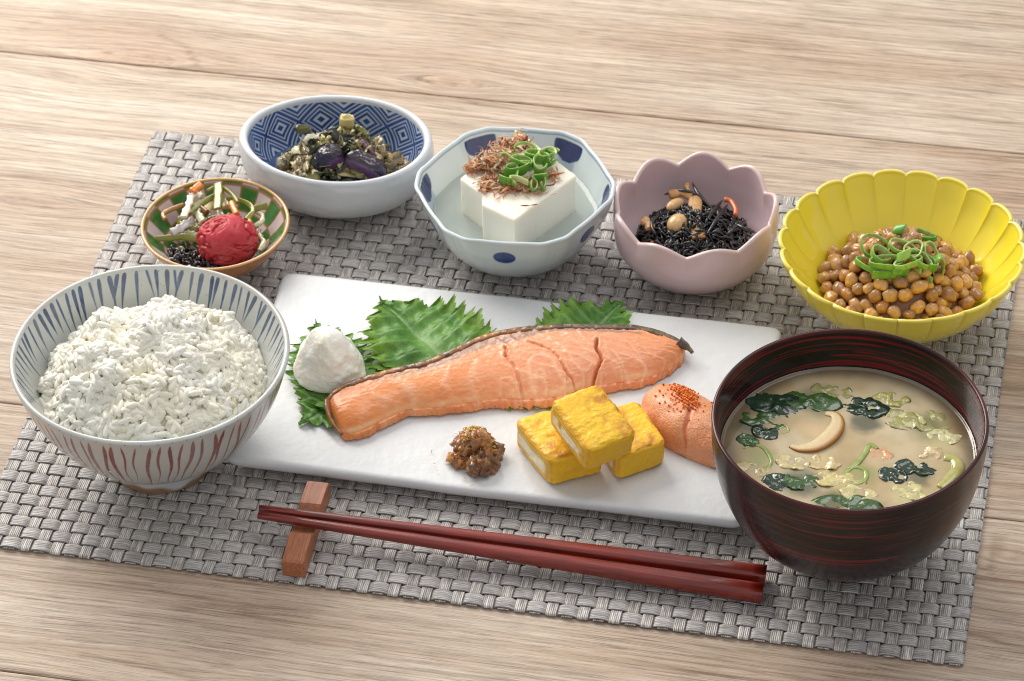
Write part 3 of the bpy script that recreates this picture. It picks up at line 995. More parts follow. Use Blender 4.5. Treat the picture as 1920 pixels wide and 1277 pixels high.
    LK = [([(1395, 842), (1410, 834), (1432, 840), (1446, 862), (1440, 876), (1420, 880)], 0.0010, lin(112, 138, 52), "open green leek curl at the left of the soup"),
          ([(1645, 842), (1632, 834), (1622, 850), (1606, 870), (1590, 880)], 0.0014, lin(126, 150, 64), "green leek stalk bent upward in the middle of the soup"),
          ([(1582, 892), (1600, 876), (1622, 882), (1622, 900), (1600, 908), (1584, 900)], 0.0011, lin(132, 156, 66), "round leek ring below the bent stalk in the soup"),
          ([(1770, 858), (1790, 862), (1796, 880), (1780, 900), (1762, 915)], 0.0030, lin(166, 158, 78), "broad yellow leek stalk at the right rim of the soup"),
          ([(1462, 802), (1474, 798), (1478, 808), (1466, 812)], 0.0006, lin(176, 170, 100), "tiny leek ring near the tip of the fried tofu arc")]
    for pts, w, c, lab in LK:
        path = smooth_path(np.array([at(x, y, z) for x, y in pts]), 36)
        path[:, 2] -= 0.0002
        mb = MB(); mb.tube(path, np.full(36, w) * (0.75 + 0.3 * np.sin(np.linspace(0, PI, 36))), 10, col=mix(np.broadcast_to(c, (36, 3)), lin(206, 206, 140), 0.6 * fbm(path * 400, 4, 2)))
        V = mb.v[0]; V[:, 2] = z + (V[:, 2] - z) * 0.45
        mb.build("leek_piece", lk, cat="leek", group="leek pieces in the miso soup", label=lab)


build_soup()

# ---------------------------------------------------------------- yellow bowl
NB = (0.3962, 0.2290)
NPET = 22


def build_yellow_bowl():
    cx, cy = NB
    pin = [(0.0, 0.0065), (0.016, 0.0075), (0.030, 0.0135), (0.042, 0.0235), (0.0505, 0.0340), (0.0560, 0.0440)]
    pout = [(0.0, 0.0040), (0.015, 0.0042), (0.0215, 0.0052), (0.034, 0.0110), (0.0460, 0.0215), (0.0535, 0.0325), (0.0582, 0.0442)]

    def mod(TH, H, R, Z, S):
        ph = (TH * NPET / pi2 + 0.25) % 1.0
        lobe = np.sqrt(np.clip(1 - (2 * np.abs(ph - 0.5)) ** 2.2, 0, 1))    # round petals, sharp valleys
        am = sst(0.30, 1.0, H) ** 1.2
        R2 = R * (1 + 0.040 * (lobe - 0.6) * am) + 0.0
        Z2 = Z + 0.0016 * (lobe - 0.6) * sst(0.75, 1.0, H)
        return R2, Z2
    P, TH, H, SD, R = bowl_surface(pin, pout, mod, cx, cy, n=22 * 32, ni=70, no=70, ell=0.985)
    C = np.broadcast_to(lin(246, 226, 62), P.shape)
    edge = (SD == 1) * 0.40 + (SD != 1) * sst(0.965, 1.0, H) * 0.25
    C = mix(C, lin(240, 228, 140), edge)
    C = mix(C, lin(238, 212, 36), 0.3 * fbm(P * 60, 3, 2))
    mat = pm("yellow_glaze", None, rough=0.20, spec=0.5, coat=0.6, coatrough=0.06, bump=0.06, bscale=120, bdist=0.001)
    root = empty("yellow_bowl", (cx, cy, MZ), cat="bowl", label="bright yellow chrysanthemum shaped bowl filled with fermented soybeans")
    mb = MB(); mb.grid(P[:, ::-1], closeu=True, col=C[:, ::-1])
    mb.build("bowl_body", mat, root)
    add_foot(root, mat, cx, cy, 0.0208, 0.0175, 0.0052, lambda h, th: np.broadcast_to(lin(212, 178, 18), h.shape + (3,)))


build_yellow_bowl()


def onion_ring(cx, cy, cz, a, b, h, tilt, rz, arc=1.0, thick=0.00045, pale=0.0, seed=0):
    h = h * 1.7
    pale = min(1.0, pale + 0.15)
    """a slice of green onion: a thin walled hoop, sometimes cut open"""
    n = 44
    r = np.random.default_rng(seed)
    t = np.linspace(0, pi2 * arc, n) + r.uniform(0, 6)
    wob = 1 + 0.10 * np.sin(2 * t + r.uniform(0, 6)) + 0.06 * np.sin(3 * t + r.uniform(0, 6))
    x, y = a * np.cos(t) * wob, b * np.sin(t) * wob
    zz = h * 0.5 * np.sin(t * 1.0 + r.uniform(0, 6)) * 0.6
    path = stk([x, y, zz], 1)
    R = rotm(tilt[0], tilt[1], rz)
    T = np.gradient(path, axis=0); T /= np.linalg.norm(T, axis=1, keepdims=True)
    up = np.array([0, 0, 1.0]); N = np.cross(T, up); N /= np.linalg.norm(N, axis=1, keepdims=True)
    path, N, U = path @ R.T + np.array([cx, cy, cz]), N @ R.T, np.broadcast_to(R @ up, (n, 3))
    cs = 12
    th = np.arange(cs) / cs * pi2 + PI / cs
    outer = mix(lin(104, 168, 56), lin(160, 202, 92), np.full(1, pale))[0]
    inner = mix(lin(176, 208, 110), lin(228, 232, 168), np.full(1, pale))[0]
    k = np.cos(th) * 0.5 + 0.5
    col = mix(np.broadcast_to(inner, (n, cs, 3)), outer, sst(0.3, 0.7, k)[None] * np.ones((n, 1)))
    f = vn(stk([t * 5, t * 0, t * 0 + seed], -1), seed)
    col = mix(col, lin(52, 112, 40), (0.55 * f * (1 - pale))[:, None] * np.ones((1, cs)))
    mb = MB(); mb.sweep(path, N, U, thick, h / 2, cs, 0.55, col=col, caps=True)
    return mb


ONION = pm("green_onion", None, rough=0.32, spec=0.5, sss=0.25, srad=(0.6, 1, 0.3), sscale=0.001, coat=0.2, var=0.12, vscale=900)


def build_natto():
    cx, cy = NB
    z0 = MZ
    rg = np.random.default_rng(21)
    cxp, cyp = cx + 0.0004, cy - 0.0012
    wall = smooth_path([(0.0, 0.0065), (0.016, 0.0075), (0.030, 0.0135), (0.042, 0.0235), (0.0505, 0.0340), (0.0560, 0.0440)], 80)

    def hz(x, y):
        rr = np.sqrt((x / 0.0405) ** 2 + (y / 0.0400) ** 2)
        return 0.0165 + 0.0300 * np.clip(1 - rr ** 1.6, -0.2, 1)
    # sticky liquid body that fills the gaps between the beans
    n, m = 64, 24
    th = np.linspace(0, pi2, n, endpoint=False)[:, None]; r = np.linspace(0, 0.034, m)[None]
    X, Y = r * np.cos(th), r * np.sin(th)
    Zb = hz(X, Y) - 0.0042 + 0.0012 * (fbm(stk([X * 200, Y * 200, X * 0], -1), 3, 2) - 0.5)
    mb = MB(); mb.grid(stk([cxp + X, cyp + Y, Zb + z0], -1)[:, ::-1], closeu=True, col=lin(128, 84, 44))
    mb.build("sticky_bean_paste", pm("bean_paste", None, rough=0.15, coat=0.6, bump=0.4, bscale=500, bdist=0.001), kind="stuff", cat="bean paste",
             label="dark sticky paste between the fermented soybeans in the yellow bowl")
    mats = [pm("soybean_" + nm, lin(*c), rough=0.24, spec=0.5, coat=0.55, coatrough=0.10, sss=0.25, srad=(1, 0.5, 0.2), sscale=0.0015, bump=0.45, bscale=480, bdist=0.0009, var=0.26, vscale=330, rvar=0.06)
            for nm, c in (("golden", (208, 156, 88)), ("tan", (194, 148, 98)), ("brown", (164, 118, 74)), ("rusty", (180, 124, 68)))]
    meshes = []
    for s in range(10):
        S = sphere_grid(20, 13)
        L = rg.uniform(0.92, 1.42)
        S2 = S.copy()
        S2[..., 0] *= L * (1 + 0.05 * rg.normal()); S2[..., 1] *= 0.97 + 0.05 * rg.normal(); S2[..., 2] *= 0.90 + 0.04 * rg.normal()
        nrm = S / (np.linalg.norm(S, axis=-1, keepdims=True) + 1e-9)
        S2 = S2 + nrm * ((fbm(S * 1.7 + s * 5, s, 2) - 0.5) * 0.50 + (fbm(S * np.array([1.5, 6, 6]) + s, s + 3, 2) - 0.5) * 0.05)[..., None]
        # shallow seam on one side
        S2 = S2 - nrm * (0.07 * np.exp(-(S[..., 1] / 0.10) ** 2) * (S[..., 2] > 0) * np.exp(-(S[..., 0] / 0.6) ** 2))[..., None]
        mb = MB(); mb.grid(S2[:, ::-1] * 0.00295, closeu=True)
        mb.v[0] *= 1.12
        for mi in range(4):
            me = mb.mesh("soybean"); me.materials.append(mats[mi]); meshes.append(me)
    pts = []

    def try_layer(dz, dmin, tries, rmax):
        for _ in range(tries):
            rr = rmax * math.sqrt(rg.random()); a = rg.random() * pi2
            x, y = rr * math.cos(a) * 1.0, rr * math.sin(a) * 0.98
            z = float(hz(np.array(x), np.array(y))) + dz + rg.normal(0, 0.0006)
            rw = math.hypot(x + cxp - cx, y + cyp - cy)
            z = max(z, float(np.interp(rw * 1.06 + 0.0012, wall[:, 0], wall[:, 1])) + 0.0030)
            p = np.array([x, y, z])
            if all(np.linalg.norm(p - q) > dmin for q in pts):
                pts.append(p)
    try_layer(-0.0003, 0.0061, 9000, 0.0375)
    try_layer(-0.0026, 0.0053, 8000, 0.0365)
    pts_a = np.array(pts)
    for k, p in enumerate(pts_a):
        me = meshes[int(rg.integers(0, len(meshes)))]
        o = bpy.data.objects.new("soybean", me)
        scene.collection.objects.link(o)
        o.location = (cxp + p[0], cyp + p[1], p[2] + z0)
        o.rotation_euler = (rg.normal(0, 0.5), rg.normal(0, 0.45), rg.uniform(0, pi2))
        s = rg.uniform(0.93, 1.12); o.scale = (s, s, s)
        tag(o, "sticky brown fermented soybean heaped with others in the yellow bowl", "soybean", "fermented soybeans in the yellow bowl")
    # curls of green onion on top
    RINGS = [((1640, 462), .0072, .0058, .0016, (0.35, 0.1), 0.3, 0.93, 0.10, "thin onion hoop standing highest at the left of the natto topping"),
             ((1663, 492), .0075, .0050, .0024, (0.15, -0.1), 0.2, 1.0, 0.25, "broad oval onion hoop in the middle left of the natto topping"),
             ((1632, 497), .0078, .0046, .0016, (-0.25, 0.2), -0.3, 1.0, 0.05, "thin onion loop hanging over the beans at the topping's left end"),
             ((1684, 432), .0020, .0026, .0036, (0.2, 1.2), 0.2, 0.8, 0.0, "short dark green onion tube at the very back of the natto topping"),
             ((1718, 438), .0110, .0016, .0022, (0.3, 0.0), -0.25, 0.45, 0.0, "straight dark green onion strip lying across the back of the beans"),
             ((1712, 468), .0052, .0042, .0020, (0.5, -0.2), 0.6, 1.0, 0.85, "pale yellow onion ring at the crest of the natto topping"),
             ((1695, 478), .0042, .0032, .0026, (-0.3, 0.5), 1.2, 1.0, 0.95, "small whitish onion ring left of the crest of the topping"),
             ((1725, 486), .0062, .0036, .0026, (0.2, 0.2), -0.2, 0.9, 0.55, "light green flattened onion ring right of the crest"),
             ((1738, 492), .0060, .0030, .0034, (0.1, 0.3), -0.5, 0.7, 0.05, "dark green onion curl tucked under the light flattened ring"),
             ((1672, 512), .0100, .0022, .0026, (-0.1, 0.2), 0.35, 0.42, 0.0, "blue green onion strip running down the front of the topping"),
             ((1700, 508), .0070, .0042, .0018, (-0.5, 0.2), 0.4, 0.75, 0.1, "open onion loop curling round a bean at the front of the topping"),
             ((1728, 516), .0095, .0022, .0030, (0.0, 0.1), -0.6, 0.45, 0.0, "dark onion strip slanting down at the right of the topping"),
             ((1759, 500), .0030, .0060, .0034, (1.35, 0.0), 0.25, 1.0, 0.2, "upright bright onion ring at the right end of the natto topping")]
    RINGS += [((1690, 462), .0062, .0040, .0018, (0.4, 0.3), 0.1, 1.0, 0.5, "light green onion hoop between the left hoops and the crest"),
              ((1702, 492), .0068, .0034, .0022, (0.1, -0.2), 0.5, 1.0, 0.7, "pale oval onion ring lying flat in the centre of the topping"),
              ((1745, 474), .0044, .0050, .0018, (0.5, 0.3), 0.4, 0.9, 0.6, "thin pale onion ring at the back right of the topping"),
              ((1651, 478), .0055, .0035, .0020, (-0.2, 0.3), -0.5, 0.9, 0.3, "small green onion loop nested inside the left hoops")]
    for k, ((px, py), a, b, h, tilt, rz, arc, pale, lab) in enumerate(RINGS):
        zt = 0.0450 + z0
        q = at(px, py, zt)
        for _ in range(3):
            zt = float(hz(np.array(q[0] - cxp), np.array(q[1] - cyp))) + 0.0046 + z0
            q = at(px, py, zt)
        onion_ring(q[0], q[1], zt, a * .95, b * .95, h, tilt, rz, arc, pale=pale, seed=100 + k).build("onion_ring", ONION, cat="green onion", group="green onion curls on the fermented soybeans", label=lab)


build_natto()

# ---------------------------------------------------------------- pink bowl
KB = (0.2935, 0.2500)


def build_pink_bowl():
    cx, cy = KB
    pin = [(0.0, 0.0050), (0.014, 0.0058), (0.026, 0.0105), (0.0340, 0.0185), (0.0372, 0.0280), (0.0372, 0.0390)]
    pout = [(0.0, 0.0010), (0.012, 0.0006), (0.0185, 0.0012), (0.0300, 0.0075), (0.0380, 0.0175), (0.0403, 0.0280), (0.0398, 0.0393)]
    NP = 9

    def mod(TH, H, R, Z, S):
        ph = (TH * NP / pi2 + 0.20) % 1.0
        lobe = (0.5 - 0.5 * np.cos(ph * pi2)) ** 0.58
        am = sst(0.30, 1.0, H)
        alt = 0.5 + 0.5 * np.sin(TH * 1 + 2.2)
        Z2 = Z - 0.0008 * H + (0.0058 * (lobe - 0.62)) * sst(0.5, 1.0, H) ** 1.2
        R2 = R * (1 + 0.045 * (lobe - 0.6) * am)
        return R2, Z2
    P, TH, H, SD, R = bowl_surface(pin, pout, mod, cx, cy, n=9 * 64, ni=70, no=70, nr=14)
    C = mix(np.broadcast_to(lin(224, 200, 202), P.shape), lin(216, 188, 191), fbm(P * 70, 3, 2))
    C = mix(C, lin(216, 190, 182), (SD == 1) * 0.65)
    mat = pm("pink_glaze", None, rough=0.26, spec=0.5, coat=0.45, coatrough=0.10, bump=0.05, bscale=120, bdist=0.001)
    root = empty("pink_bowl", (cx, cy, MZ), cat="bowl", label="dusty pink petal rimmed bowl holding the black seaweed salad")
    mb = MB(); mb.grid(P[:, ::-1], closeu=True, col=C[:, ::-1])
    mb.build("bowl_body", mat, root)


build_pink_bowl()


def build_hijiki():
    cx, cy = KB
    rg = np.random.default_rng(5)
    zb = MZ

    def hz(x, y):
        rr = np.sqrt((x / 0.0300) ** 2 + (y / 0.0290) ** 2)
        return 0.0150 + 0.0140 * np.clip(1 - rr ** 2.0, -0.2, 1)
    mb = MB()
    n, m = 48, 16
    th = np.linspace(0, pi2, n, endpoint=False)[:, None]; r = np.linspace(0, 0.0300, m)[None]
    X, Y = r * np.cos(th), r * np.sin(th)
    mb.grid(stk([cx + X, cy + Y, hz(X, Y) - 0.002 + 0.0025 * (fbm(stk([X * 250, Y * 250, X * 0], -1), 8, 3) - 0.5) + zb], -1)[:, ::-1], closeu=True, col=lin(16, 13, 13))
    for k in range(420):
        rr = 0.0275 * math.sqrt(rg.random()); a = rg.random() * pi2
        p = np.array([rr * math.cos(a), rr * math.sin(a)])
        d = rg.uniform(0, pi2); L = rg.uniform(0.006, 0.018); ns = 12
        cur = rg.normal(0, 90)
        path = []
        lift = rg.uniform(-0.001, 0.0016)
        for i in range(ns):
            z = float(hz(np.array(p[0]), np.array(p[1]))) + lift + 0.0010 * math.sin(i * 0.9 + k)
            path.append([cx + p[0], cy + p[1], z + zb])
            d += cur * L / ns + rg.normal(0, 0.18)
            p = p + np.array([math.cos(d), math.sin(d)]) * L / ns
            if np.linalg.norm(p) > 0.0285: p *= 0.0285 / np.linalg.norm(p)
        w = rg.uniform(0.00045, 0.00095)
        t = np.linspace(0, 1, ns)
        c = lin(24, 20, 20) * rg.uniform(0.6, 1.7)
        mb.tube(np.array(path), w * (0.25 + 0.75 * np.sin(t * PI) ** 0.6), 6, col=np.broadcast_to(c, (ns, 3)))
    # a few long twigs that stick out
    for (pa, pb, pc) in (((1342, 398), (1310, 365), (1298, 342)), ((1400, 412), (1375, 430), (1362, 440)), ((1355, 375), (1335, 400), (1320, 425)),
                         ((1365, 383), (1345, 410), (1325, 440)), ((1418, 436), (1398, 430), (1380, 420)), ((1245, 365), (1280, 358), (1310, 366)), ((1240, 400), (1222, 420), (1230, 440))):
        q = np.array([at(*pa, 0.027), at(*pb, 0.030), at(*pc, 0.030)])
        path = smooth_path(q, 14); t = np.linspace(0, 1, 14)
        mb.tube(path, 0.0010 * (0.15 + np.sin(t * PI) ** 0.7), 7, col=np.broadcast_to(lin(30, 27, 28), (14, 3)))
    mb.build("hijiki_seaweed", pm("hijiki", None, rough=0.24, spec=0.6, coat=0.35, bump=0.3, bscale=900, bdist=0.0005), kind="stuff", cat="seaweed",
             label="tangled glossy black hijiki seaweed in the pink petal bowl")
    tf = pm("simmered_tofu", None, rough=0.35, sss=0.3, sscale=0.001, bump=0.6, bscale=700, bdist=0.0007, var=0.15, vscale=500)
    by = pm("simmered_soybean", lin(212, 172, 118), rough=0.28, coat=0.3, sss=0.3, sscale=0.001, var=0.1, vscale=400)
    for (px, py), s, rz, lab in (((1271, 420), (0.0066, 0.0050, 0.0048), 1.2, "large smooth tan soybean in the black seaweed, left of the fried tofu strip"),
                                 ((1266, 384), (0.0062, 0.0030, 0.0028), 1.05, "long tan soybean half behind the large one in the pink bowl")):
        q = at(px, py, 0.0285)
        S = sphere_grid(28, 18); R = rotm(0.3, 0.2, rz)
        V = (S * np.array(s)) @ R.T + q
        mb = MB(); mb.grid(V[:, ::-1], closeu=True)
        mb.build("simmered_bean", by, cat="soybean", group="simmered soybeans in the seaweed", label=lab)
    for pts, w, lab in (([(1303, 370), (1304, 395), (1307, 420), (1310, 446)], 0.0030, "upright ochre fried tofu strip in the middle of the seaweed"),
                        ([(1255, 366), (1275, 362), (1298, 368)], 0.0020, "thin dark edged fried tofu strip at the back of the seaweed"),
                        ([(1288, 345), (1290, 356), (1296, 366)], 0.0012, "tiny fried tofu tip rising behind the seaweed heap"),
                        ([(1206, 412), (1214, 418), (1220, 428)], 0.0022, "fried tofu scrap at the left edge of the seaweed")):
        path = smooth_path(np.array([at(x, y, 0.0290) for x, y in pts]), 24)
        T = np.gradient(path, axis=0); T /= np.linalg.norm(T, axis=1, keepdims=True)
        up = np.array([0.0, -0.5, 0.86]); A = np.cross(T, up); A /= np.linalg.norm(A, axis=1, keepdims=True)
        wv = w * (1 + 0.18 * np.sin(np.linspace(0, 9, 24))); mb = MB()
        mb.sweep(path, A, np.cross(A, T), wv, 0.0011, 12, 0.7, col=mix(np.broadcast_to(lin(204, 158, 100), (24, 3)), lin(150, 96, 44), fbm(path * 500, 5, 2)))
        mb.build("fried_tofu_strip", tf, cat="fried tofu", group="fried tofu in the seaweed", label=lab)
    cr = pm("cooked_carrot", lin(208, 112, 64), rough=0.3, coat=0.3, sss=0.3, sscale=0.001, var=0.12, vscale=500)
    for pts, lab in (([(1358, 374), (1370, 377), (1379, 392), (1379, 404)], "bent orange carrot sliver at the right of the seaweed"),
                     ([(1240, 474), (1262, 468), (1288, 464), (1296, 463)], "long orange carrot sliver at the near edge of the seaweed"),
                     ([(1223, 455), (1226, 462), (1230, 468)], "short orange carrot sliver at the left edge of the seaweed"),
                     ([(1348, 446), (1350, 452), (1350, 458)], "tiny yellow orange carrot end among the front seaweed")):
        zz = 0.0280 if pts[0][1] < 440 else 0.0230
        path = smooth_path(np.array([at(x, y, zz) for x, y in pts]), 16)
        mb = MB(); mb.tube(path, 0.0013, 8)
        mb.build("carrot_sliver", cr, cat="carrot", group="carrot slivers in the seaweed", label=lab)


build_hijiki()

# ---------------------------------------------------------------- hexagonal tofu bowl
TB = (0.2045, 0.2480)


def hexr(TH, rot, sharp=0.10):
    """six sided outline with a small notch at each corner, as a factor of the radius"""
    a = (TH - rot + PI / 6) % (PI / 3) - PI / 6          # 0 at the corners
    ph = np.abs(a) / (PI / 6)
    hexa = math.cos(PI / 6) / np.cos(PI / 6 - np.abs(a))
    f = 1 + sharp * (hexa - 0.92)
    notch = -0.020 * np.exp(-(a / 0.055) ** 2) + 0.020 * np.exp(-((np.abs(a) - 0.15) / 0.09) ** 2)
    return f, notch, a, ph


def build_tofu_bowl():
    cx, cy = TB
    rot = math.radians(4)
    pin = [(0.0, 0.0060), (0.015, 0.0068), (0.0285, 0.0125), (0.0372, 0.0225), (0.0420, 0.0320), (0.0459, 0.0410)]
    pout = [(0.0, 0.0022), (0.0135, 0.0020), (0.0195, 0.0034), (0.0305, 0.0080), (0.0388, 0.0180), (0.0445, 0.0290), (0.0480, 0.0412)]

    def mod(TH, H, R, Z, S):
        f, notch, a, ph = hexr(TH, rot, 0.75)
        am = sst(0.2, 0.85, H)
        return R * (1 + ((f - 1) * 0.76 + notch * 0.85) * am), Z + 0.0006 * (f - 1) * H
    P, TH, H, SD, R = bowl_surface(pin, pout, mod, cx, cy, n=960, ni=110, no=110)
    f, notch, a, ph = hexr(TH, rot)
    base = mix(np.broadcast_to(lin(216, 224, 226), P.shape), lin(204, 216, 218), fbm(P * 50, 2, 2))
    navy = mix(lin(34, 42, 92), lin(48, 62, 118), fbm(P * 300, 6, 2))
    light = lin(122, 154, 184)
    C = base
    # dark heart shaped patch with a paler one below it at each corner
    top, bot = 0.93, 0.70
    hh = (H - bot) / (top - bot)
    w = 0.190 * np.sqrt(np.clip(1 - (np.clip(hh, 0, 1.1) - 0.75) ** 2 * 1.4, 0, 1)) * (hh > 0) * (0.55 + 0.45 * sst(-0.1, 0.35, hh))
    dark = sst(0.012, -0.012, np.abs(a) - w) * sst(-0.03, 0.03, hh + 0.12 * np.cos(a * 18)) * sst(1.03, 0.97, hh)
    h2 = (H - 0.45) / 0.30
    pale = sst(0.02, -0.02, np.abs(a) - 0.15 * (1 - 0.2 * h2)) * sst(0, 0.1, h2) * sst(1.1, 0.9, h2)
    C = np.where((SD == 0)[..., None], mix(C, light, pale * 0.55), C)
    C = np.where((SD == 0)[..., None], mix(C, navy, dark), C)
    line = np.exp(-((H - 0.965) / 0.009) ** 2) * (SD == 0) * 0.85
    C = mix(C, lin(72, 100, 156), line)
    # oval dots outside on each face, and thin lines near the foot
    af = (TH - rot) % (PI / 3) - PI / 6
    ov = sst(1.08, 0.92, np.sqrt((af / 0.125) ** 2 + ((H - 0.73) / 0.105) ** 2)) * (SD == 2)
    C = mix(C, mix(lin(18, 44, 112), lin(40, 70, 136), fbm(P * 500, 3, 2)), ov)
    C = mix(C, lin(70, 96, 150), np.exp(-((H - 0.095) / 0.018) ** 2) * (SD == 2) * 0.7)
    mat = pm("blue_white_porcelain", None, rough=0.14, spec=0.5, coat=0.5, coatrough=0.05, bump=0.04, bscale=90, bdist=0.001)
    root = empty("hexagonal_bowl", (cx, cy, MZ), cat="bowl", label="six sided white porcelain bowl with navy patches holding the tofu")
    mb = MB(); mb.grid(P[:, ::-1], closeu=True, col=C[:, ::-1])
    mb.build("bowl_body", mat, root)
    add_foot(root, mat, cx, cy, 0.0196, 0.0165, 0.0034, lambda h, th: np.broadcast_to(lin(206, 214, 218), h.shape + (3,)))
    # clear water round the tofu
    n, m = 192, 20
    zw = 0.0265
    prof = smooth_path(pin, 200)
    rw = np.interp(zw, prof[:, 1], prof[:, 0])
    th = np.linspace(0, pi2, n, endpoint=False)
    fw, nt, _, _ = hexr(th, rot, 0.75)
    am = sst(0.2, 0.85, zw / 0.0412)
    rr = rw * (1 + ((fw - 1) * 0.76 + nt * 0.85) * am)
    t = np.linspace(0, 1, m)
    X = rr[:, None] * np.cos(th)[:, None] * t; Y = rr[:, None] * np.sin(th)[:, None] * t
    Zt = np.full_like(X, zw) + 0.0005 * sst(0.96, 1, t)
    mb = MB(); mb.grid(stk([cx + X, cy + Y, Zt + MZ], -1)[:, ::-1], closeu=True)
    W = NT("tofu_water")
    W.b.inputs["Base Color"].default_value = (*lin(232, 240, 232), 1)
    W.b.inputs["Roughness"].default_value = 0.03
    W.b.inputs["Transmission Weight"].default_value = 0.60
    W.b.inputs["IOR"].default_value = 1.33
    mb.build("tofu_water", W.m, cat="water", label="slightly cloudy water round the tofu block in the six sided bowl")


build_tofu_bowl()
TOFZ = 0.0490


def build_tofu():
    z1 = TOFZ
    L, Bk, Rt, Fr, N1, N2 = atl([(862, 334), (975.5, 247), (1081, 329), (964, 413), (903, 384), (905, 366)], z1)
    foot = [L, N2, N1, Fr, Rt, Bk]
    z0 = 0.0078 + MZ
    mb = bpy.data.meshes.new("tofu_block")
    import bmesh
    bm = bmesh.new()
    c = np.mean(foot, 0)
    lo = [bm.verts.new((*(c + (p - c) * 0.60), z0 + 0.001)) for p in foot]
    mi = [bm.verts.new((*(c + (p - c) * 0.985), z0 + 0.014)) for p in foot]
    hi = [bm.verts.new((*p, z1)) for p in foot]
    n = len(foot)
    for a, b in ((lo, mi), (mi, hi)):
        for i in range(n):
            bm.faces.new((a[i], a[(i + 1) % n], b[(i + 1) % n], b[i]))
    bm.faces.new(hi); bm.faces.new(lo[::-1])
    bmesh.ops.recalc_face_normals(bm, faces=bm.faces)
    bmesh.ops.bevel(bm, geom=list(bm.edges), offset=0.0011, segments=3, profile=0.6, affect='EDGES')
    bmesh.ops.triangulate(bm, faces=bm.faces)
    bmesh.ops.subdivide_edges(bm, edges=list(bm.edges), cuts=3, use_grid_fill=True)
    me = mb
    org = Vector((*c, z0))
    for v in bm.verts:
        p = np.array(v.co)
        d = (fbm(p[None] * 300, 4, 3)[0] - 0.5) * 0.0006
        v.co += v.normal * d
        v.co -= org
    for f in bm.faces: f.smooth = True
    bm.to_mesh(me); bm.free()
    me.materials.append(pm("tofu", lin(246, 240, 222), rough=0.40, spec=0.4, sss=0.8, srad=(1, 0.9, 0.7), sscale=0.004, bump=0.25, bscale=420, bdist=0.0006))
    o = bpy.data.objects.new("tofu_block", me); scene.collection.objects.link(o); o.location = org
    tag(o, "large white silken tofu block standing in the six sided bowl", "tofu")
    # bonito flakes: thin curled shavings heaped on top
    rg = np.random.default_rng(8)
    mb = MB()
    heap = [((930, 300), 26, 60), ((905, 305), 20, 45), ((950, 275), 22, 50), ((925, 345), 24, 55), ((965, 345), 22, 45), ((1000, 350), 26, 40), ((1035, 330), 14, 16), ((885, 315), 12, 16), ((975, 262), 12, 14), ((990, 275), 14, 12)]
    for (hx, hy), spread, cnt in heap:
        for k in range(int(cnt * 1.7)):
            px, py = hx + rg.normal(0, spread * 0.55), hy + rg.normal(0, spread * 0.34)
            dens = math.exp(-((px - 925) / 40) ** 2 - ((py - 292) / 26) ** 2)
            z = z1 + 0.0006 + rg.uniform(0, 1) * (0.0012 + 0.0075 * dens)
            q = at(px, py, z)
            L = rg.uniform(0.003, 0.0095); w = rg.uniform(0.0003, 0.0022) * (1 if rg.random() < 0.35 else 0.4)
            a = rg.uniform(0, pi2); el = rg.normal(0.1, 0.5)
            d = np.array([math.cos(a) * math.cos(el), math.sin(a) * math.cos(el), math.sin(el)])
            ns = 8; t = np.linspace(-0.5, 0.5, ns)
            s = np.cross(d, [0, 0, 1.0]); s /= np.linalg.norm(s) + 1e-9
            u = np.cross(s, d)
            bend = rg.normal(0, 0.35)
            path = q + d * (L * t)[:, None] + u * (bend * L * (0.25 - t * t))[:, None] + s * (rg.normal(0, 0.2) * L * np.sin(t * 5))[:, None]
            path[:, 2] = np.maximum(path[:, 2], z1 + 0.0003)
            tw = rg.uniform(-1.2, 1.2) + t * rg.normal(0, 2)
            A = s[None] * np.cos(tw)[:, None] + u[None] * np.sin(tw)[:, None]
            B = -s[None] * np.sin(tw)[:, None] + u[None] * np.cos(tw)[:, None]
            c = mix(lin(186, 112, 70), lin(240, 204, 160), np.array([rg.random() ** 1.3]))[0]
            if rg.random() < 0.16: c = lin(126, 62, 44)
            if rg.random() < 0.12: c = lin(232, 206, 178)
            mb.sweep(path, A, B, w * (0.35 + 0.65 * np.sin((t + 0.5) * PI)), 0.00006, 4, 1.0, col=np.broadcast_to(c, (ns, 3)))
    T = NT("bonito_flake")
    cc = T.new("ShaderNodeAttribute", attribute_name="Col").outputs["Color"]
    T.link(cc, T.b.inputs["Base Color"]); T.b.inputs["Roughness"].default_value = 0.42
    T.b.inputs["Subsurface Weight"].default_value = 0.4; T.b.inputs["Subsurface Scale"].default_value = 0.0006; T.b.inputs["Subsurface Radius"].default_value = (1, .6, .35)
    mb.build("bonito_flakes", T.m, kind="stuff", cat="bonito flakes", label="heap of thin curled reddish-brown bonito flakes on the tofu")
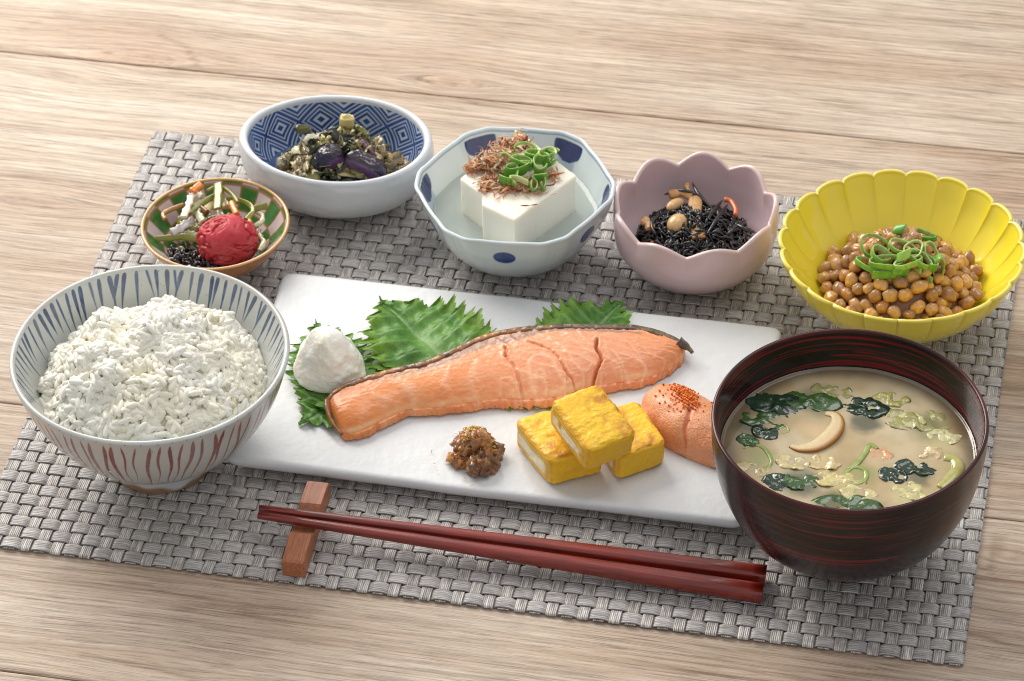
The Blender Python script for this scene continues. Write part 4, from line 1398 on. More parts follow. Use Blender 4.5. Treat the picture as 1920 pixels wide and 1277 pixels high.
    # soy sauce stain round the flakes
    RINGS = [((985, 282), .0060, .0040, .0014, (0.35, 0.1), 0.1, 0.9, 0.05, "thin arched onion hoop at the back of the tofu topping"),
             ((1005, 292), .0058, .0034, .0030, (0.2, 0.1), 0.3, 0.95, 0.15, "wide green onion ring behind the middle of the tofu topping"),
             ((980, 305), .0050, .0032, .0040, (0.3, 0.0), 0.2, 1.0, 0.2, "folded green onion ring at the centre of the tofu topping"),
             ((968, 318), .0052, .0020, .0042, (0.1, 0.2), 0.35, 1.0, 0.0, "flattened dark onion ring below the folded central one"),
             ((952, 306), .0036, .0048, .0026, (0.5, -0.4), 0.7, 0.8, 0.7, "pale yellow onion loop at the left of the tofu topping"),
             ((959, 325), .0018, .0062, .0030, (0.2, 0.5), 0.35, 0.55, 0.0, "blue green onion strip leaning down on the tofu's left topping"),
             ((1022, 292), .0040, .0036, .0036, (0.4, 0.4), 1.0, 0.85, 0.95, "whitish onion ring at the right of the tofu topping"),
             ((1012, 308), .0036, .0046, .0034, (0.3, 0.3), -0.3, 0.8, 0.3, "green and white onion curl under the whitish ring"),
             ((1034, 285), .0030, .0022, .0034, (0.7, 0.2), 0.9, 0.8, 0.1, "small onion piece at the far right end of the tofu topping"),
             ((1031, 300), .0024, .0020, .0030, (0.2, 0.8), 0.2, 0.8, 0.0, "tiny dark onion piece under the far right one"),
             ((1006, 332), .0056, .0016, .0026, (0.1, 0.0), 0.45, 0.5, 0.0, "blue green onion strip at the front of the tofu topping"),
             ((1001, 347), .0016, .0034, .0028, (0.6, 0.2), 0.1, 0.9, 0.0, "short upright onion bit at the nearest edge of the tofu topping"),
             ((1019, 343), .0010, .0036, .0026, (0.4, 0.1), 0.1, 0.6, 0.0, "narrow dark onion bit right of the short upright one"),
             ((948, 336), .0040, .0022, .0034, (0.1, 0.2), -0.5, 0.6, 0.0, "dark onion curl at the lower left of the tofu topping"),
             ((975, 343), .0050, .0020, .0022, (0.0, 0.0), -0.1, 0.6, 0.8, "yellowish onion strip under the front of the tofu topping")]
    for k, ((px, py), a, b, h, tilt, rz, arc, pale, lab) in enumerate(RINGS):
        zt = z1 + 0.0042 + 0.0025 * math.exp(-((px - 985) / 40) ** 2 - ((py - 300) / 25) ** 2)
        q = at(px, py, zt)
        onion_ring(q[0], q[1], zt, a * .95, b * .95, h, tilt, rz, arc, pale=pale, seed=200 + k).build("onion_ring", ONION, cat="green onion", group="green onion pieces on the tofu", label=lab)


build_tofu()

# ---------------------------------------------------------------- oval blue bowl
OB = (0.1070, 0.2780)
OELL = 0.0374 / 0.0491


def build_oval_bowl():
    cx, cy = OB
    pin = [(0.0, 0.0068), (0.020, 0.0074), (0.032, 0.0112), (0.0400, 0.0195), (0.0432, 0.0285), (0.0446, 0.0338)]
    pout = [(0.0, 0.0020), (0.017, 0.0016), (0.0240, 0.0022), (0.0385, 0.0075), (0.0470, 0.0175), (0.0492, 0.0280), (0.0488, 0.0342)]

    def mod(TH, H, R, Z, S):
        wob = (fbm(stk([np.cos(TH) * 5, np.sin(TH) * 5, H * 6], -1), 6, 2) - 0.5)
        return R + np.where(S == 2, 0.0010, 0.0003) * wob, Z + 0.0007 * np.sin(2 * TH + 0.7) * H
    P, TH, H, SD, R = bowl_surface(pin, pout, mod, cx, cy, n=960, ni=220, no=80, nr=16, ell=OELL)
    white = mix(np.broadcast_to(lin(226, 229, 231), P.shape), lin(206, 210, 214), fbm(P * 60, 2, 3))
    blue = mix(lin(38, 66, 128), lin(62, 96, 158), np.clip(fbm(P * 160, 4, 3) * 1.8 - 0.4, 0, 1))
    C = white
    # printed lattice of nested lozenges between two rims, and a medallion in the bottom
    top, bot = 0.925, 0.40
    v = (H - bot) / (top - bot) * 1.0
    u = TH * 11 / pi2 + 0.1
    a = np.abs((u % 1.0) - 0.5) * 2; b = np.abs((v % 1.0) - 0.5) * 2
    t = a + b                                            # 0 in the lozenge centre, 2 between lozenges
    tt = np.where(t < 1, t, 2 - t)
    lines = np.zeros_like(t)
    for q, wd in ((0.84, 0.050), (0.60, 0.045)):
        lines = np.maximum(lines, sst(wd * 1.5, wd * 0.6, np.abs(tt - q)))
    core = sst(0.40, 0.34, tt) * (1 - sst(0.16, 0.10, np.abs(tt - 0.06)))
    pat = np.maximum(lines * 0.85, core * 1.0)
    band = (SD == 0) * sst(bot - 0.01, bot + 0.005, H) * sst(top + 0.004, top - 0.012, H)
    inner = mix(blue, lin(196, 210, 228), pat)
    C = mix(C, inner, band)
    low = (SD == 0) * (H < bot)
    rr = R / 0.033
    med = np.maximum(np.exp(-((rr - 0.97) / 0.022) ** 2), np.exp(-((rr - 0.82) / 0.02) ** 2))
    med = np.maximum(med, sst(0.4, 0.6, np.abs(np.sin(TH * 12 + rr * 7))) * (rr > 0.45) * (rr < 0.8) * 0.5)
    C = mix(C, mix(mix(blue, lin(96, 132, 184), 0.6 * np.ones_like(t)), lin(206, 216, 228), med * 0.8), low * 1.0)
    mat = pm("oval_bowl_glaze", None, rough=0.20, spec=0.5, coat=0.5, coatrough=0.10, bump=0.20, bscale=110, bdist=0.0014, bdetail=2)
    root = empty("oval_bowl", (cx, cy, MZ), cat="bowl", label="thick rimmed oval white bowl with a blue lozenge pattern inside")
    mb = MB(); mb.grid(P[:, ::-1], closeu=True, col=C[:, ::-1])
    mb.build("bowl_body", mat, root)


build_oval_bowl()


def chunk(c, s, rot, seed, amp=0.25, nu=18, nv=12, power=0.7, freq=1.6):
    S = sphere_grid(nu, nv)
    Sp = np.sign(S) * np.abs(S) ** power
    V = Sp * (1 + amp * (fbm(S * freq + seed * 3.1, seed, 3)[..., None] - 0.5) * 2)
    return (V * np.array(s)) @ rotm(*rot).T + np.asarray(c)


def build_pickles():
    cx, cy = OB
    rg = np.random.default_rng(31)
    # chopped leaf pickle: many small crumpled leaf and stalk bits
    mb = MB()

    def hz(x, y):
        rr = np.sqrt((x / 0.034) ** 2 + (y / 0.0245) ** 2)
        return 0.0135 + 0.0215 * np.clip(1 - rr ** 1.5, -0.1, 1)
    palette = [lin(52, 56, 30), lin(38, 42, 30), lin(78, 78, 36), lin(120, 112, 50), lin(176, 160, 104), lin(150, 130, 84), lin(58, 54, 44), lin(136, 128, 60), lin(186, 170, 128)]
    ox, oy = 0.004, -0.001
    for k in range(520):
        rr = math.sqrt(rg.random()); a = rg.random() * pi2
        x, y = rr * 0.0325 * math.cos(a), rr * 0.0225 * math.sin(a)
        z = float(hz(np.array(x), np.array(y))) + rg.uniform(-0.002, 0.0008)
        typ = rg.random()
        col = palette[int(rg.integers(0, len(palette)))] * rg.uniform(0.8, 1.2)
        if x > 0.012 or x < -0.016: col = mix(col, lin(180, 160, 118), np.array([0.55]))[0]
        if typ < 0.6:
            s = np.array([rg.uniform(0.0028, 0.0062), rg.uniform(0.0016, 0.0036), rg.uniform(0.0003, 0.0007)])
        else:
            s = np.array([rg.uniform(0.0018, 0.0034), rg.uniform(0.0006, 0.0011), rg.uniform(0.0006, 0.0010)])
        V = chunk((cx + ox + x, cy + oy + y, z + MZ), s, (rg.normal(0, .7), rg.normal(0, .7), rg.uniform(0, pi2)), k, 0.85, 16, 11, 0.8, 2.6)
        mb.grid(V[:, ::-1], closeu=True, col=col)
    mb.build("chopped_greens_pickle", pm("pickled_greens", None, rough=0.25, spec=0.55, coat=0.4, var=0.25, vscale=800, bump=0.4, bscale=900, bdist=0.0005), kind="stuff", cat="pickles",
             label="heap of finely chopped green leaf pickles in the oval blue bowl")
    # radish cubes and slabs
    rad = pm("pickled_radish", None, rough=0.22, spec=0.5, coat=0.3, sss=0.6, srad=(1, .9, .5), sscale=0.002, var=0.06, vscale=300)
    for k, ((px, py), z, s, r, c, lab) in enumerate([
            ((650, 228), 0.0385, (0.0036, 0.0022, 0.0044), (0.2, 0.1, 0.3), (224, 204, 140), "pale yellow radish cube standing on top of the chopped greens"),
            ((545, 300), 0.0185, (0.0070, 0.0042, 0.0020), (0.3, -0.3, 0.5), (196, 186, 150), "pale radish slab at the left side of the oval bowl"),
            ((538, 322), 0.0145, (0.0066, 0.0040, 0.0016), (0.1, -0.2, 0.1), (176, 168, 138), "low translucent radish slab at the left bottom of the oval bowl"),
            ((560, 285), 0.0240, (0.0050, 0.0026, 0.0016), (0.6, -0.3, -0.4), (214, 206, 168), "slanting whitish radish slab behind the left one"),
            ((583, 262), 0.0290, (0.0030, 0.0022, 0.0026), (0.3, 0.4, 0.9), (200, 196, 168), "small whitish radish chunk left of the dark leaf roll"),
            ((604, 262), 0.0300, (0.0010, 0.0022, 0.0034), (0.2, 0.1, 0.5), (216, 204, 150), "thin upright radish strip above the purple slices"),
            ((588, 320), 0.0215, (0.0022, 0.0020, 0.0044), (0.1, 0.2, 0.2), (196, 176, 96), "yellowish leaf stalk left of the purple slices"),
            ((740, 300), 0.0220, (0.0042, 0.0030, 0.0022), (0.3, 0.4, 0.5), (168, 142, 98), "brownish radish chunk at the right side of the oval bowl"),
            ((735, 325), 0.0190, (0.0040, 0.0034, 0.0020), (0.2, 0.3, 1.2), (152, 126, 86), "brown radish chunk at the lower right of the oval bowl"),
            ((570, 345), 0.0125, (0.0050, 0.0036, 0.0014), (0, 0, 0.3), (170, 168, 158), "low grey white radish chunk at the near left of the oval bowl")]):
        q = at(px, py, z + MZ)
        mb = MB(); mb.grid(chunk(q, s, r, 50 + k, 0.34, 40, 28, 0.5, 1.9)[:, ::-1], closeu=True, col=lin(*c))
        mb.build("radish_piece", rad, cat="radish", group="radish pieces in the oval bowl", label=lab)
    # rolled dark leaf and green stalks on top
    lf = pm("dark_leaf", None, rough=0.25, coat=0.4, bump=0.6, bscale=700, bdist=0.0008, var=0.25, vscale=600)
    for k, ((px, py), z, s, r, c, lab) in enumerate([
            ((647, 262), 0.0335, (0.0052, 0.0030, 0.0030), (0.2, 0.1, 0.2), (44, 48, 34), "dark crumpled leaf roll below the yellow radish cube"),
            ((618, 247), 0.0335, (0.0052, 0.0016, 0.0016), (0.2, -0.2, 0.6), (56, 58, 44), "narrow dark leaf roll at the back left of the heap"),
            ((680, 250), 0.0330, (0.0058, 0.0018, 0.0022), (0.2, 0.3, -0.7), (112, 112, 40), "olive leaf stalk right of the yellow radish cube"),
            ((660, 280), 0.0300, (0.0040, 0.0020, 0.0030), (0.2, 0.1, 0.8), (128, 118, 56), "olive yellow leaf bit above the right purple slice"),
            ((568, 242), 0.0285, (0.0042, 0.0022, 0.0008), (0.7, 0.2, 0.2), (92, 92, 44), "flat olive leaf bit at the far left of the heap"),
            ((696, 275), 0.0290, (0.0054, 0.0018, 0.0018), (0.2, 0.5, -0.9), (60, 62, 44), "dark leaf stalk at the right slope of the heap")]):
        q = at(px, py, z + MZ)
        mb = MB(); mb.grid(chunk(q, s, r, 90 + k, 0.5, 30, 20, 0.8, 3.0)[:, ::-1], closeu=True, col=lin(*c))
        mb.build("leaf_piece", lf, cat="pickled leaf", group="larger leaf pieces in the oval bowl", label=lab)
    # purple eggplant slices: skin rim and flesh face
    skin = pm("eggplant_skin", None, rough=0.20, spec=0.6, coat=0.5, coatrough=0.08, bump=0.35, bscale=420, bdist=0.0008)
    for k, ((px, py), z, R, rot, lab) in enumerate([
            ((622, 304), 0.0275, (0.0080, 0.0066, 0.0105), (0.25, -0.15, 0.3), "left wrinkled dark purple eggplant slice in the oval bowl"),
            ((682, 316), 0.0250, (0.0118, 0.0068, 0.0100), (0.35, 0.25, -0.2), "right purple eggplant slice showing its violet flesh"),
            ((690, 286), 0.0285, (0.0095, 0.0036, 0.0040), (0.3, 0.5, -0.6), "reddish purple eggplant strip behind the right slice"),
            ((573, 335), 0.0165, (0.0046, 0.0036, 0.0044), (0.2, 0.0, 0.3), "small dark eggplant end at the near left of the heap")]):
        q = at(px, py, z + MZ)
        S = sphere_grid(72, 48)
        V = np.sign(S) * np.abs(S) ** 0.8
        rib = 0.035 * np.sin(S[..., 0] * 26 + 2 * S[..., 2]) * (S[..., 2] < 0.3)
        V = V * (1 + 0.20 * (fbm(S * 1.5 + k * 4, 7 + k, 3)[..., None] - 0.5) + rib[..., None] + 0.16 * (fbm(S * np.array([4.5, 4.5, 3]) + k * 3, 21, 3)[..., None] - 0.5))
        V[..., 1] = np.where(V[..., 1] < 0, V[..., 1] * 0.72, V[..., 1])
        W = (V * np.array(R)) @ rotm(*rot).T + q
        f = sst(0.35, 0.7, -S[..., 1] + 0.2 * (fbm(S * 3, 3, 2) - 0.5)) if k == 1 else (sst(0.80, 0.95, -S[..., 1] + 0.5 * S[..., 0]) if k == 0 else 0 * S[..., 0])
        col = mix(np.broadcast_to(lin(58, 44, 56), S.shape), lin(38, 28, 40), fbm(S * 4, 9, 2))
        if k == 2: col = mix(col, lin(92, 36, 52), 0.7 * np.ones(S.shape[:2]))
        col = mix(col, mix(lin(92, 56, 92), lin(116, 76, 108), fbm(S * 5, 2, 2)), f * 0.9)
        mb = MB(); mb.grid(W[:, ::-1], closeu=True, col=col[:, ::-1])
        mb.build("eggplant_slice", skin, cat="eggplant", group="pickled eggplant in the oval bowl", label=lab)


build_pickles()

# ---------------------------------------------------------------- small checkered bowl
UB = (0.0608, 0.2132)


def build_check_bowl():
    cx, cy = UB
    pin = [(0.0, 0.0045), (0.010, 0.0050), (0.020, 0.0092), (0.0280, 0.0165), (0.0348, 0.0252)]
    pout = [(0.0, 0.0020), (0.010, 0.0018), (0.0160, 0.0028), (0.0245, 0.0085), (0.0315, 0.0165), (0.0366, 0.0255)]
    P, TH, H, SD, R = bowl_surface(pin, pout, lambda TH, H, R, Z, S: (R * (1 + 0.006 * np.sin(2 * TH)), Z), cx, cy, n=900, ni=160, no=60)
    n = 22
    # bowed check rows, each patch outlined in brown
    prof = (R / 0.0348)
    row = np.where(prof > 0.0, np.log(np.clip(prof, 0.05, 2)) / math.log(0.77), 9)
    row = row - 0.10
    ccol = TH * n / pi2 + 0.04 * np.sin(row * 3)
    chk = ((np.floor(row) + np.floor(ccol)) % 2 == 0)
    e1 = np.minimum(row % 1, 1 - row % 1); e2 = np.minimum(ccol % 1, 1 - ccol % 1)
    lines = sst(0.075, 0.03, np.minimum(e1, e2)) * (prof > 0.28)
    green = mix(lin(46, 102, 40), lin(72, 132, 58), fbm(P * 400, 2, 2))
    pink = mix(lin(214, 196, 192), lin(200, 180, 176), fbm(P * 200, 5, 2))
    C = np.where((chk & (prof > 0.28))[..., None], green, pink)
    C = mix(C, lin(150, 104, 62), lines * 0.85)
    tan = mix(np.broadcast_to(lin(206, 156, 92), P.shape), lin(180, 120, 60), fbm(P * 90, 7, 3))
    C = np.where((SD == 0)[..., None] & (H < 0.975)[..., None], C, tan)
    C = np.where((SD == 1)[..., None], mix(tan, lin(226, 186, 124), 0.5 * np.ones(TH.shape)), C)
    C = np.where((SD == 2)[..., None], mix(np.broadcast_to(lin(186, 124, 66), P.shape), lin(160, 98, 44), fbm(P * 80, 3, 3)), C)
    mat = pm("check_bowl_glaze", None, rough=0.22, spec=0.5, coat=0.5, coatrough=0.08, bump=0.06, bscale=200, bdist=0.0006)
    root = empty("checkered_bowl", (cx, cy, MZ), cat="bowl", label="small tan bowl with green and white checks inside, holding the pickled plum")
    mb = MB(); mb.grid(P[:, ::-1], closeu=True, col=C[:, ::-1])
    mb.build("bowl_body", mat, root)
    add_foot(root, mat, cx, cy, 0.0160, 0.0130, 0.0028, lambda h, th: np.broadcast_to(lin(206, 190, 170), h.shape + (3,)))


build_check_bowl()


def build_plum_bowl_food():
    # pickled plum
    c = at(426, 452, 0.0200 + MZ)
    S = sphere_grid(180, 120)
    cam_dir = -RC[2] * -1.0
    wr = fbm(S * np.array([1.6, 1.6, 1.6]) + fbm(S * 1.4, 3, 2)[..., None] * 2.4, 17, 3)
    fold = np.abs(np.sin(wr * 10.5))
    deep = np.exp(-((fold) / 0.42) ** 2) + 0.12 * np.exp(-(np.abs(np.sin(wr * 23.0 + 1)) / 0.3) ** 2)
    V = S * (1 + 0.10 * (fbm(S * 1.2, 4, 2)[..., None] - 0.5)) * (1 - 0.17 * deep * (0.35 + 0.65 * fbm(S * 2, 8, 2)))[..., None] + S * (0.02 * fbm(S * 7, 2, 3))[..., None]
    W = V * np.array([0.0150, 0.0138, 0.0128]) @ rotm(0, 0, 0.4).T + c
    col = mix(np.broadcast_to(lin(186, 50, 62), S.shape), lin(140, 22, 30), np.clip(deep * 0.5, 0, 1))
    col = mix(col, lin(198, 92, 92), 0.8 * np.clip(fbm(S * 3, 6, 3) * 2 - 0.8, 0, 1))
    mb = MB(); mb.grid(W[:, ::-1], closeu=True, col=col[:, ::-1])
    mb.build("pickled_plum", pm("plum_skin", None, rough=0.42, spec=0.35, coat=0.12, coatrough=0.25, sss=0.35, srad=(1, 0.25, 0.2), sscale=0.002, bump=0.25, bscale=700, bdist=0.0004),
             cat="pickled plum", label="wrinkled red pickled plum in the small checkered bowl")
    # dark chopped kelp beside it
    rg = np.random.default_rng(3)
    mb = MB()
    for k in range(110):
        px, py = rg.uniform(318, 405), rg.uniform(462, 496)
        py += (px - 318) * 0.18
        q = at(px, py, 0.0125 + rg.uniform(0, 0.004))
        mb.grid(chunk(q, (rg.uniform(.0012, .003), rg.uniform(.0008, .0016), rg.uniform(.0004, .001)), (rg.normal(0, .6), rg.normal(0, .6), rg.uniform(0, 6)), k, 0.4, 9, 7)[:, ::-1], closeu=True, col=lin(40, 24, 26) * rg.uniform(.6, 1.5))
    for k in range(30):
        q = at(rg.uniform(400, 460), rg.uniform(492, 505), 0.0125 + rg.uniform(0, .002))
        mb.grid(chunk(q, (.0026, .0014, .001), (rg.normal(0, .6), rg.normal(0, .6), rg.uniform(0, 6)), k, 0.4, 9, 7)[:, ::-1], closeu=True, col=lin(40, 24, 26) * rg.uniform(.6, 1.5))
    mb.build("dark_shiso_pickle", pm("dark_pickle", None, rough=0.2, coat=0.5), kind="stuff", cat="pickles", label="blackish purple chopped pickle at the near left of the pickled plum")
    # ribbons and shreds: (pixels, height, half width, thickness, colour, name, category, label)
    kel, car, cabg = (134, 132, 48), (238, 136, 44), (236, 230, 204)
    F = [([(408, 343), (409, 358), (408, 374), (407, 392)], .031, .0022, .0006, kel, "kelp_ribbon", "kelp", "upright olive kelp ribbon rising highest behind the plum"),
         ([(355, 398), (372, 384), (395, 372), (415, 368)], .027, .0018, .0006, kel, "kelp_ribbon", "kelp", "olive kelp ribbon slanting down to the left of the upright one"),
         ([(388, 358), (410, 350), (432, 362), (446, 380)], .029, .0010, .0006, kel, "kelp_ribbon", "kelp", "thin olive kelp ribbon arching behind the plum"),
         ([(425, 374), (450, 376), (468, 384), (474, 396), (462, 412)], .026, .0013, .0006, kel, "kelp_ribbon", "kelp", "olive kelp ribbon bending down at the right of the plum"),
         ([(474, 392), (490, 388), (502, 386)], .024, .0018, .0006, kel, "kelp_ribbon", "kelp", "short olive kelp end at the far right inside the checkered bowl"),
         ([(292, 448), (320, 446), (345, 444), (372, 450)], .0195, .0017, .0006, kel, "kelp_ribbon", "kelp", "long olive kelp ribbon at the left of the plum above the dark pickle"),
         ([(338, 405), (337, 418), (352, 428), (372, 432)], .019, .0014, .0006, kel, "kelp_ribbon", "kelp", "low olive kelp loop left of the plum under the white shreds"),
         ([(360, 360), (368, 353), (377, 347)], .030, .0020, .0016, car, "carrot_stick", "carrot", "orange carrot stick at the back left rim of the checkered bowl"),
         ([(434, 380), (438, 390), (444, 402)], .029, .0016, .0014, car, "carrot_stick", "carrot", "orange carrot stick just above the right of the plum"),
         ([(466, 414), (468, 420)], .025, .0016, .0012, car, "carrot_stick", "carrot", "tiny orange carrot end at the right edge of the plum"),
         ([(358, 368), (354, 384), (347, 400), (344, 408)], .0285, .0022, .0010, cabg, "cabbage_shred", "cabbage", "white cabbage shred standing left of the kelp ribbons"),
         ([(358, 368), (368, 364), (378, 368)], .0285, .0018, .0010, cabg, "cabbage_shred", "cabbage", "short white cabbage shred under the back carrot stick"),
         ([(322, 436), (338, 428), (352, 418), (364, 412)], .0215, .0024, .0007, (212, 208, 204), "cabbage_shred", "cabbage", "broad translucent cabbage shred pointing left from the plum"),
         ([(386, 395), (400, 380), (418, 372), (424, 388)], .0250, .0024, .0010, (206, 192, 138), "cabbage_shred", "cabbage", "yellowish cabbage shred behind the top of the plum"),
         ([(366, 386), (372, 402), (380, 416)], .0250, .0022, .0010, (208, 200, 168), "cabbage_shred", "cabbage", "pale cabbage shred left of the top of the plum"),
         ([(478, 398), (492, 404), (490, 416), (476, 424)], .0220, .0012, .0008, (204, 196, 158), "cabbage_shred", "cabbage", "crooked pale shred at the right inside the checkered bowl"),
         ([(482, 430), (488, 444), (494, 454), (486, 470)], .0190, .0012, .0007, (196, 188, 150), "cabbage_shred", "cabbage", "pale shred hanging down right of the plum"),
         ([(344, 440), (358, 440), (370, 444)], .0180, .0024, .0008, (196, 190, 160), "cabbage_shred", "cabbage", "low translucent shred between kelp ribbon and plum"),
         ([(310, 412), (306, 402), (318, 394), (345, 384)], .0230, .0012, .0010, (176, 128, 66), "ginger_slice", "ginger", "curled tan ginger slice at the left inside the checkered bowl"),
         ([(372, 386), (380, 392), (388, 398)], .0255, .0014, .0012, (132, 84, 40), "ginger_slice", "ginger", "small brown ginger bit in the middle of the shreds")]
    M = pm("pickled_shreds", None, rough=0.22, spec=0.55, coat=0.4, sss=0.3, sscale=0.001, bump=0.25, bscale=500, bdist=0.0004, var=0.14, vscale=500)
    for pts, z, w, t, c, nm, cat, lab in F:
        n = 28
        path = smooth_path(np.array([at(x, y, z + MZ) for x, y in pts]), n)
        T = np.gradient(path, axis=0); T /= np.linalg.norm(T, axis=1, keepdims=True)
        up = np.array([0.0, -0.75, 0.66]); A = np.cross(T, up); A /= np.linalg.norm(A, axis=1, keepdims=True) + 1e-9
        s = np.linspace(0, 1, n)
        ww = w * (0.85 + 0.25 * (vn(stk([s * 6, s * 0 + w * 9e3, s * 0], -1), 3)))
        if nm == "cabbage_shred": ww = ww * (0.6 + 0.6 * vn(stk([s * 9, s * 0 + w * 3e3, s * 0], -1), 8))
        mb = MB(); mb.sweep(path, A, np.cross(A, T), ww, t, 12, 0.65, col=lin(*c))
        mb.build(nm, M, cat=cat, group={"kelp_ribbon": "kelp ribbons in the checkered bowl", "carrot_stick": "carrot sticks in the checkered bowl", "cabbage_shred": "cabbage shreds in the checkered bowl", "ginger_slice": "ginger bits in the checkered bowl"}[nm], label=lab)
    # matted shreds underneath
    mb = MB()
    for k in range(90):
        a = rg.uniform(0, pi2); rr = 0.019 * math.sqrt(rg.random())
        x, y = UB[0] + rr * math.cos(a), UB[1] + 0.003 + rr * math.sin(a)
        z = 0.0125 + 0.009 * (1 - (rr / 0.02) ** 2)
        d = rg.uniform(0, pi2); L = rg.uniform(.003, .007)
        path = np.array([[x + math.cos(d) * L * t, y + math.sin(d) * L * t, z + 0.001 * math.sin(5 * t + k)] for t in np.linspace(-1, 1, 8)])
        cc = [lin(196, 188, 150), lin(96, 98, 40), lin(206, 198, 168), lin(150, 138, 76)][k % 4]
        mb.tube(path, 0.0009 * np.sin(np.linspace(0.3, PI - 0.3, 8)), 6, col=np.broadcast_to(cc, (8, 3)))
    mb.build("pickled_vegetable_shreds", M, kind="stuff", cat="pickles", label="matted fine vegetable shreds under the plum and kelp ribbons")


build_plum_bowl_food()


# ================================================================== ON THE PLATE
# ---------------------------------------------------------------- shiso leaves
def shiso(px_base, px_tip, half, z, seed, lab, lift=0.003, roll=0.0, skew=0.0, yellow=0.3, thick=0.00025, wpos=0.40):
    b, t = at(*px_base, z), at(*px_tip, z)
    ax = (t - b)[:2]; L = np.linalg.norm(ax); ax /= L
    sd = np.array([-ax[1], ax[0]])
    nu, nv = 220, 61
    u = np.linspace(0, 1, nu)[:, None]; v = np.linspace(-1, 1, nv)[None]
    r = np.random.default_rng(seed)
    w = half * np.sin(PI * u ** (math.log(0.5) / math.log(wpos))) ** 0.72 * (1 - 0.70 * sst(0.70, 0.98, u))
    nt = 13
    ph = (u * nt + 0.35 * np.abs(v) + 0.15 * np.sin(u * 17 + seed)) % 1.0
    big = (ph ** 1.3)
    ph2 = (u * nt * 3.0) % 1.0
    tooth = (0.24 * (big - 0.45) + 0.06 * (ph2 - 0.5)) * half * sst(0, 0.08, u) * (1 - 0.7 * sst(0.85, 1, u))
    tooth = tooth * (0.7 + 0.6 * vn(stk([u * nt, u * 0 + np.sign(v) * 3, u * 0 + seed], -1) + 0 * v[..., None], seed))
    W = w + tooth * np.abs(v) ** 6
    X = v * W
    Yl = u * L + 0.30 * np.abs(v) * W * 0.75 + big * 0.10 * half * np.abs(v) ** 8 * (1 - u)
    # side veins run forward from the midrib
    vp = (u * 9 - 0.0 * np.abs(v) + 0.25)
    vein = np.exp(-((vp % 1 - 0.5) / 0.075) ** 2)
    quilt = np.cos((vp % 1) * pi2)
    sub = np.sin(np.abs(v) * W * 900 + np.sin(u * 40) * 1.2) * 0.5 + 0.5
    mid = np.exp(-(X / 0.0007) ** 2)
    H = 0.0013 * (0.5 - 0.5 * quilt) * sst(0.03, 0.3, np.abs(v)) + 0.0006 * sub * (1 - vein) * sst(0.05, 0.2, np.abs(v)) - 0.0002 * mid
    big_w = (fbm(stk([X * 55 + seed, Yl * 55, X * 0], -1), seed, 3) - 0.45)
    Z = z + 0.0006 + H + lift * 1.3 * np.clip(big_w * 2.2 + 0.35, 0.0, 2) * (0.30 + 0.70 * np.abs(v)) + 0.0016 * np.abs(v) ** 5 * (0.5 + 0.5 * np.sin(u * 31 + np.sign(v) * 2 + seed)) * (lift > 0.001) + roll * np.abs(X) + skew * X
    Z = np.maximum(Z, PZ + 0.0007)
    P = stk([b[0] + ax[0] * Yl + sd[0] * X, b[1] + ax[1] * Yl + sd[1] * X, Z], -1)
    gn = mix(lin(78, 132, 44), lin(126, 174, 84), np.clip(fbm(stk([X * 90, Yl * 90, X * 0 + seed], -1), seed + 4, 3) * 2 - 0.6, 0, 1))
    gn = mix(gn, lin(146, 184, 40), yellow * sst(0.55, 1.0, np.abs(v) + 0.5 * (big_w)) * np.ones_like(X))
    gn = mix(gn, lin(148, 182, 122), np.clip(vein * 0.35 + mid * 0.7, 0, 1))
    back = P[:, ::-1].copy(); back[..., 2] -= thick
    mb = MB(); mb.grid(P, col=gn); mb.grid(back, col=gn[:, ::-1] * 0.9)
    T = SHISO
    return mb.build("shiso_leaf", T, cat="leaf", group="shiso leaves on the plate", label=lab)


def shiso_mat():
    T = NT("shiso_leaf")
    c = T.new("ShaderNodeAttribute", attribute_name="Col").outputs["Color"]
    geo = T.new("ShaderNodeTexCoord").outputs["Object"]
    g = T.ramp(T.noise(geo, 700, 3), [(0.3, 0.82), (0.7, 1.12)])
    c = T.mixc(1.0, c, g, 'MULTIPLY')
    T.link(c, T.b.inputs["Base Color"])
    T.b.inputs["Roughness"].default_value = 0.42
    T.b.inputs["Specular IOR Level"].default_value = 0.4
    tr = T.new("ShaderNodeBsdfTranslucent"); T.link(T.mixc(1.0, c, lin(214, 255, 110), 'MULTIPLY'), tr.inputs[0])
    mx = T.new("ShaderNodeMixShader"); mx.inputs[0].default_value = 0.25
    T.link(T.b.outputs[0], mx.inputs[1]); T.link(tr.outputs[0], mx.inputs[2])
    T.link(mx.outputs[0], T.n["Material Output"].inputs[0])
    bn = T.new("ShaderNodeBump"); bn.inputs["Strength"].default_value = 0.5; bn.inputs["Distance"].default_value = 0.0004
    T.link(T.noise(geo, 900, 4), bn.inputs["Height"]); T.link(bn.outputs[0], T.b.inputs["Normal"])
    return T.m


SHISO = shiso_mat()
shiso((905, 745), (712, 568), 0.0300, PZ, 3, "large spread shiso leaf lying behind the middle of the salmon", lift=0.0042, yellow=0.5, wpos=0.42)
shiso((1005, 735), (1168, 566), 0.0240, PZ, 9, "shiso leaf behind the right half of the salmon, its tip pointing right", lift=0.0045, yellow=0.4, wpos=0.42)
shiso((745, 700), (560, 800), 0.0215, PZ, 14, "shiso leaf under the daikon mound and the salmon's left end", lift=0.0012, yellow=0.35, wpos=0.45)
shiso((650, 790), (592, 606), 0.0195, PZ, 22, "shiso leaf standing behind the daikon mound with a dark upright tip", lift=0.0016, yellow=0.1, wpos=0.40)
shiso((800, 735), (1140, 738), 0.0125, PZ, 27, "shiso leaf almost hidden beneath the salmon, peeking out in front", lift=0.0005, yellow=0.3, wpos=0.5)


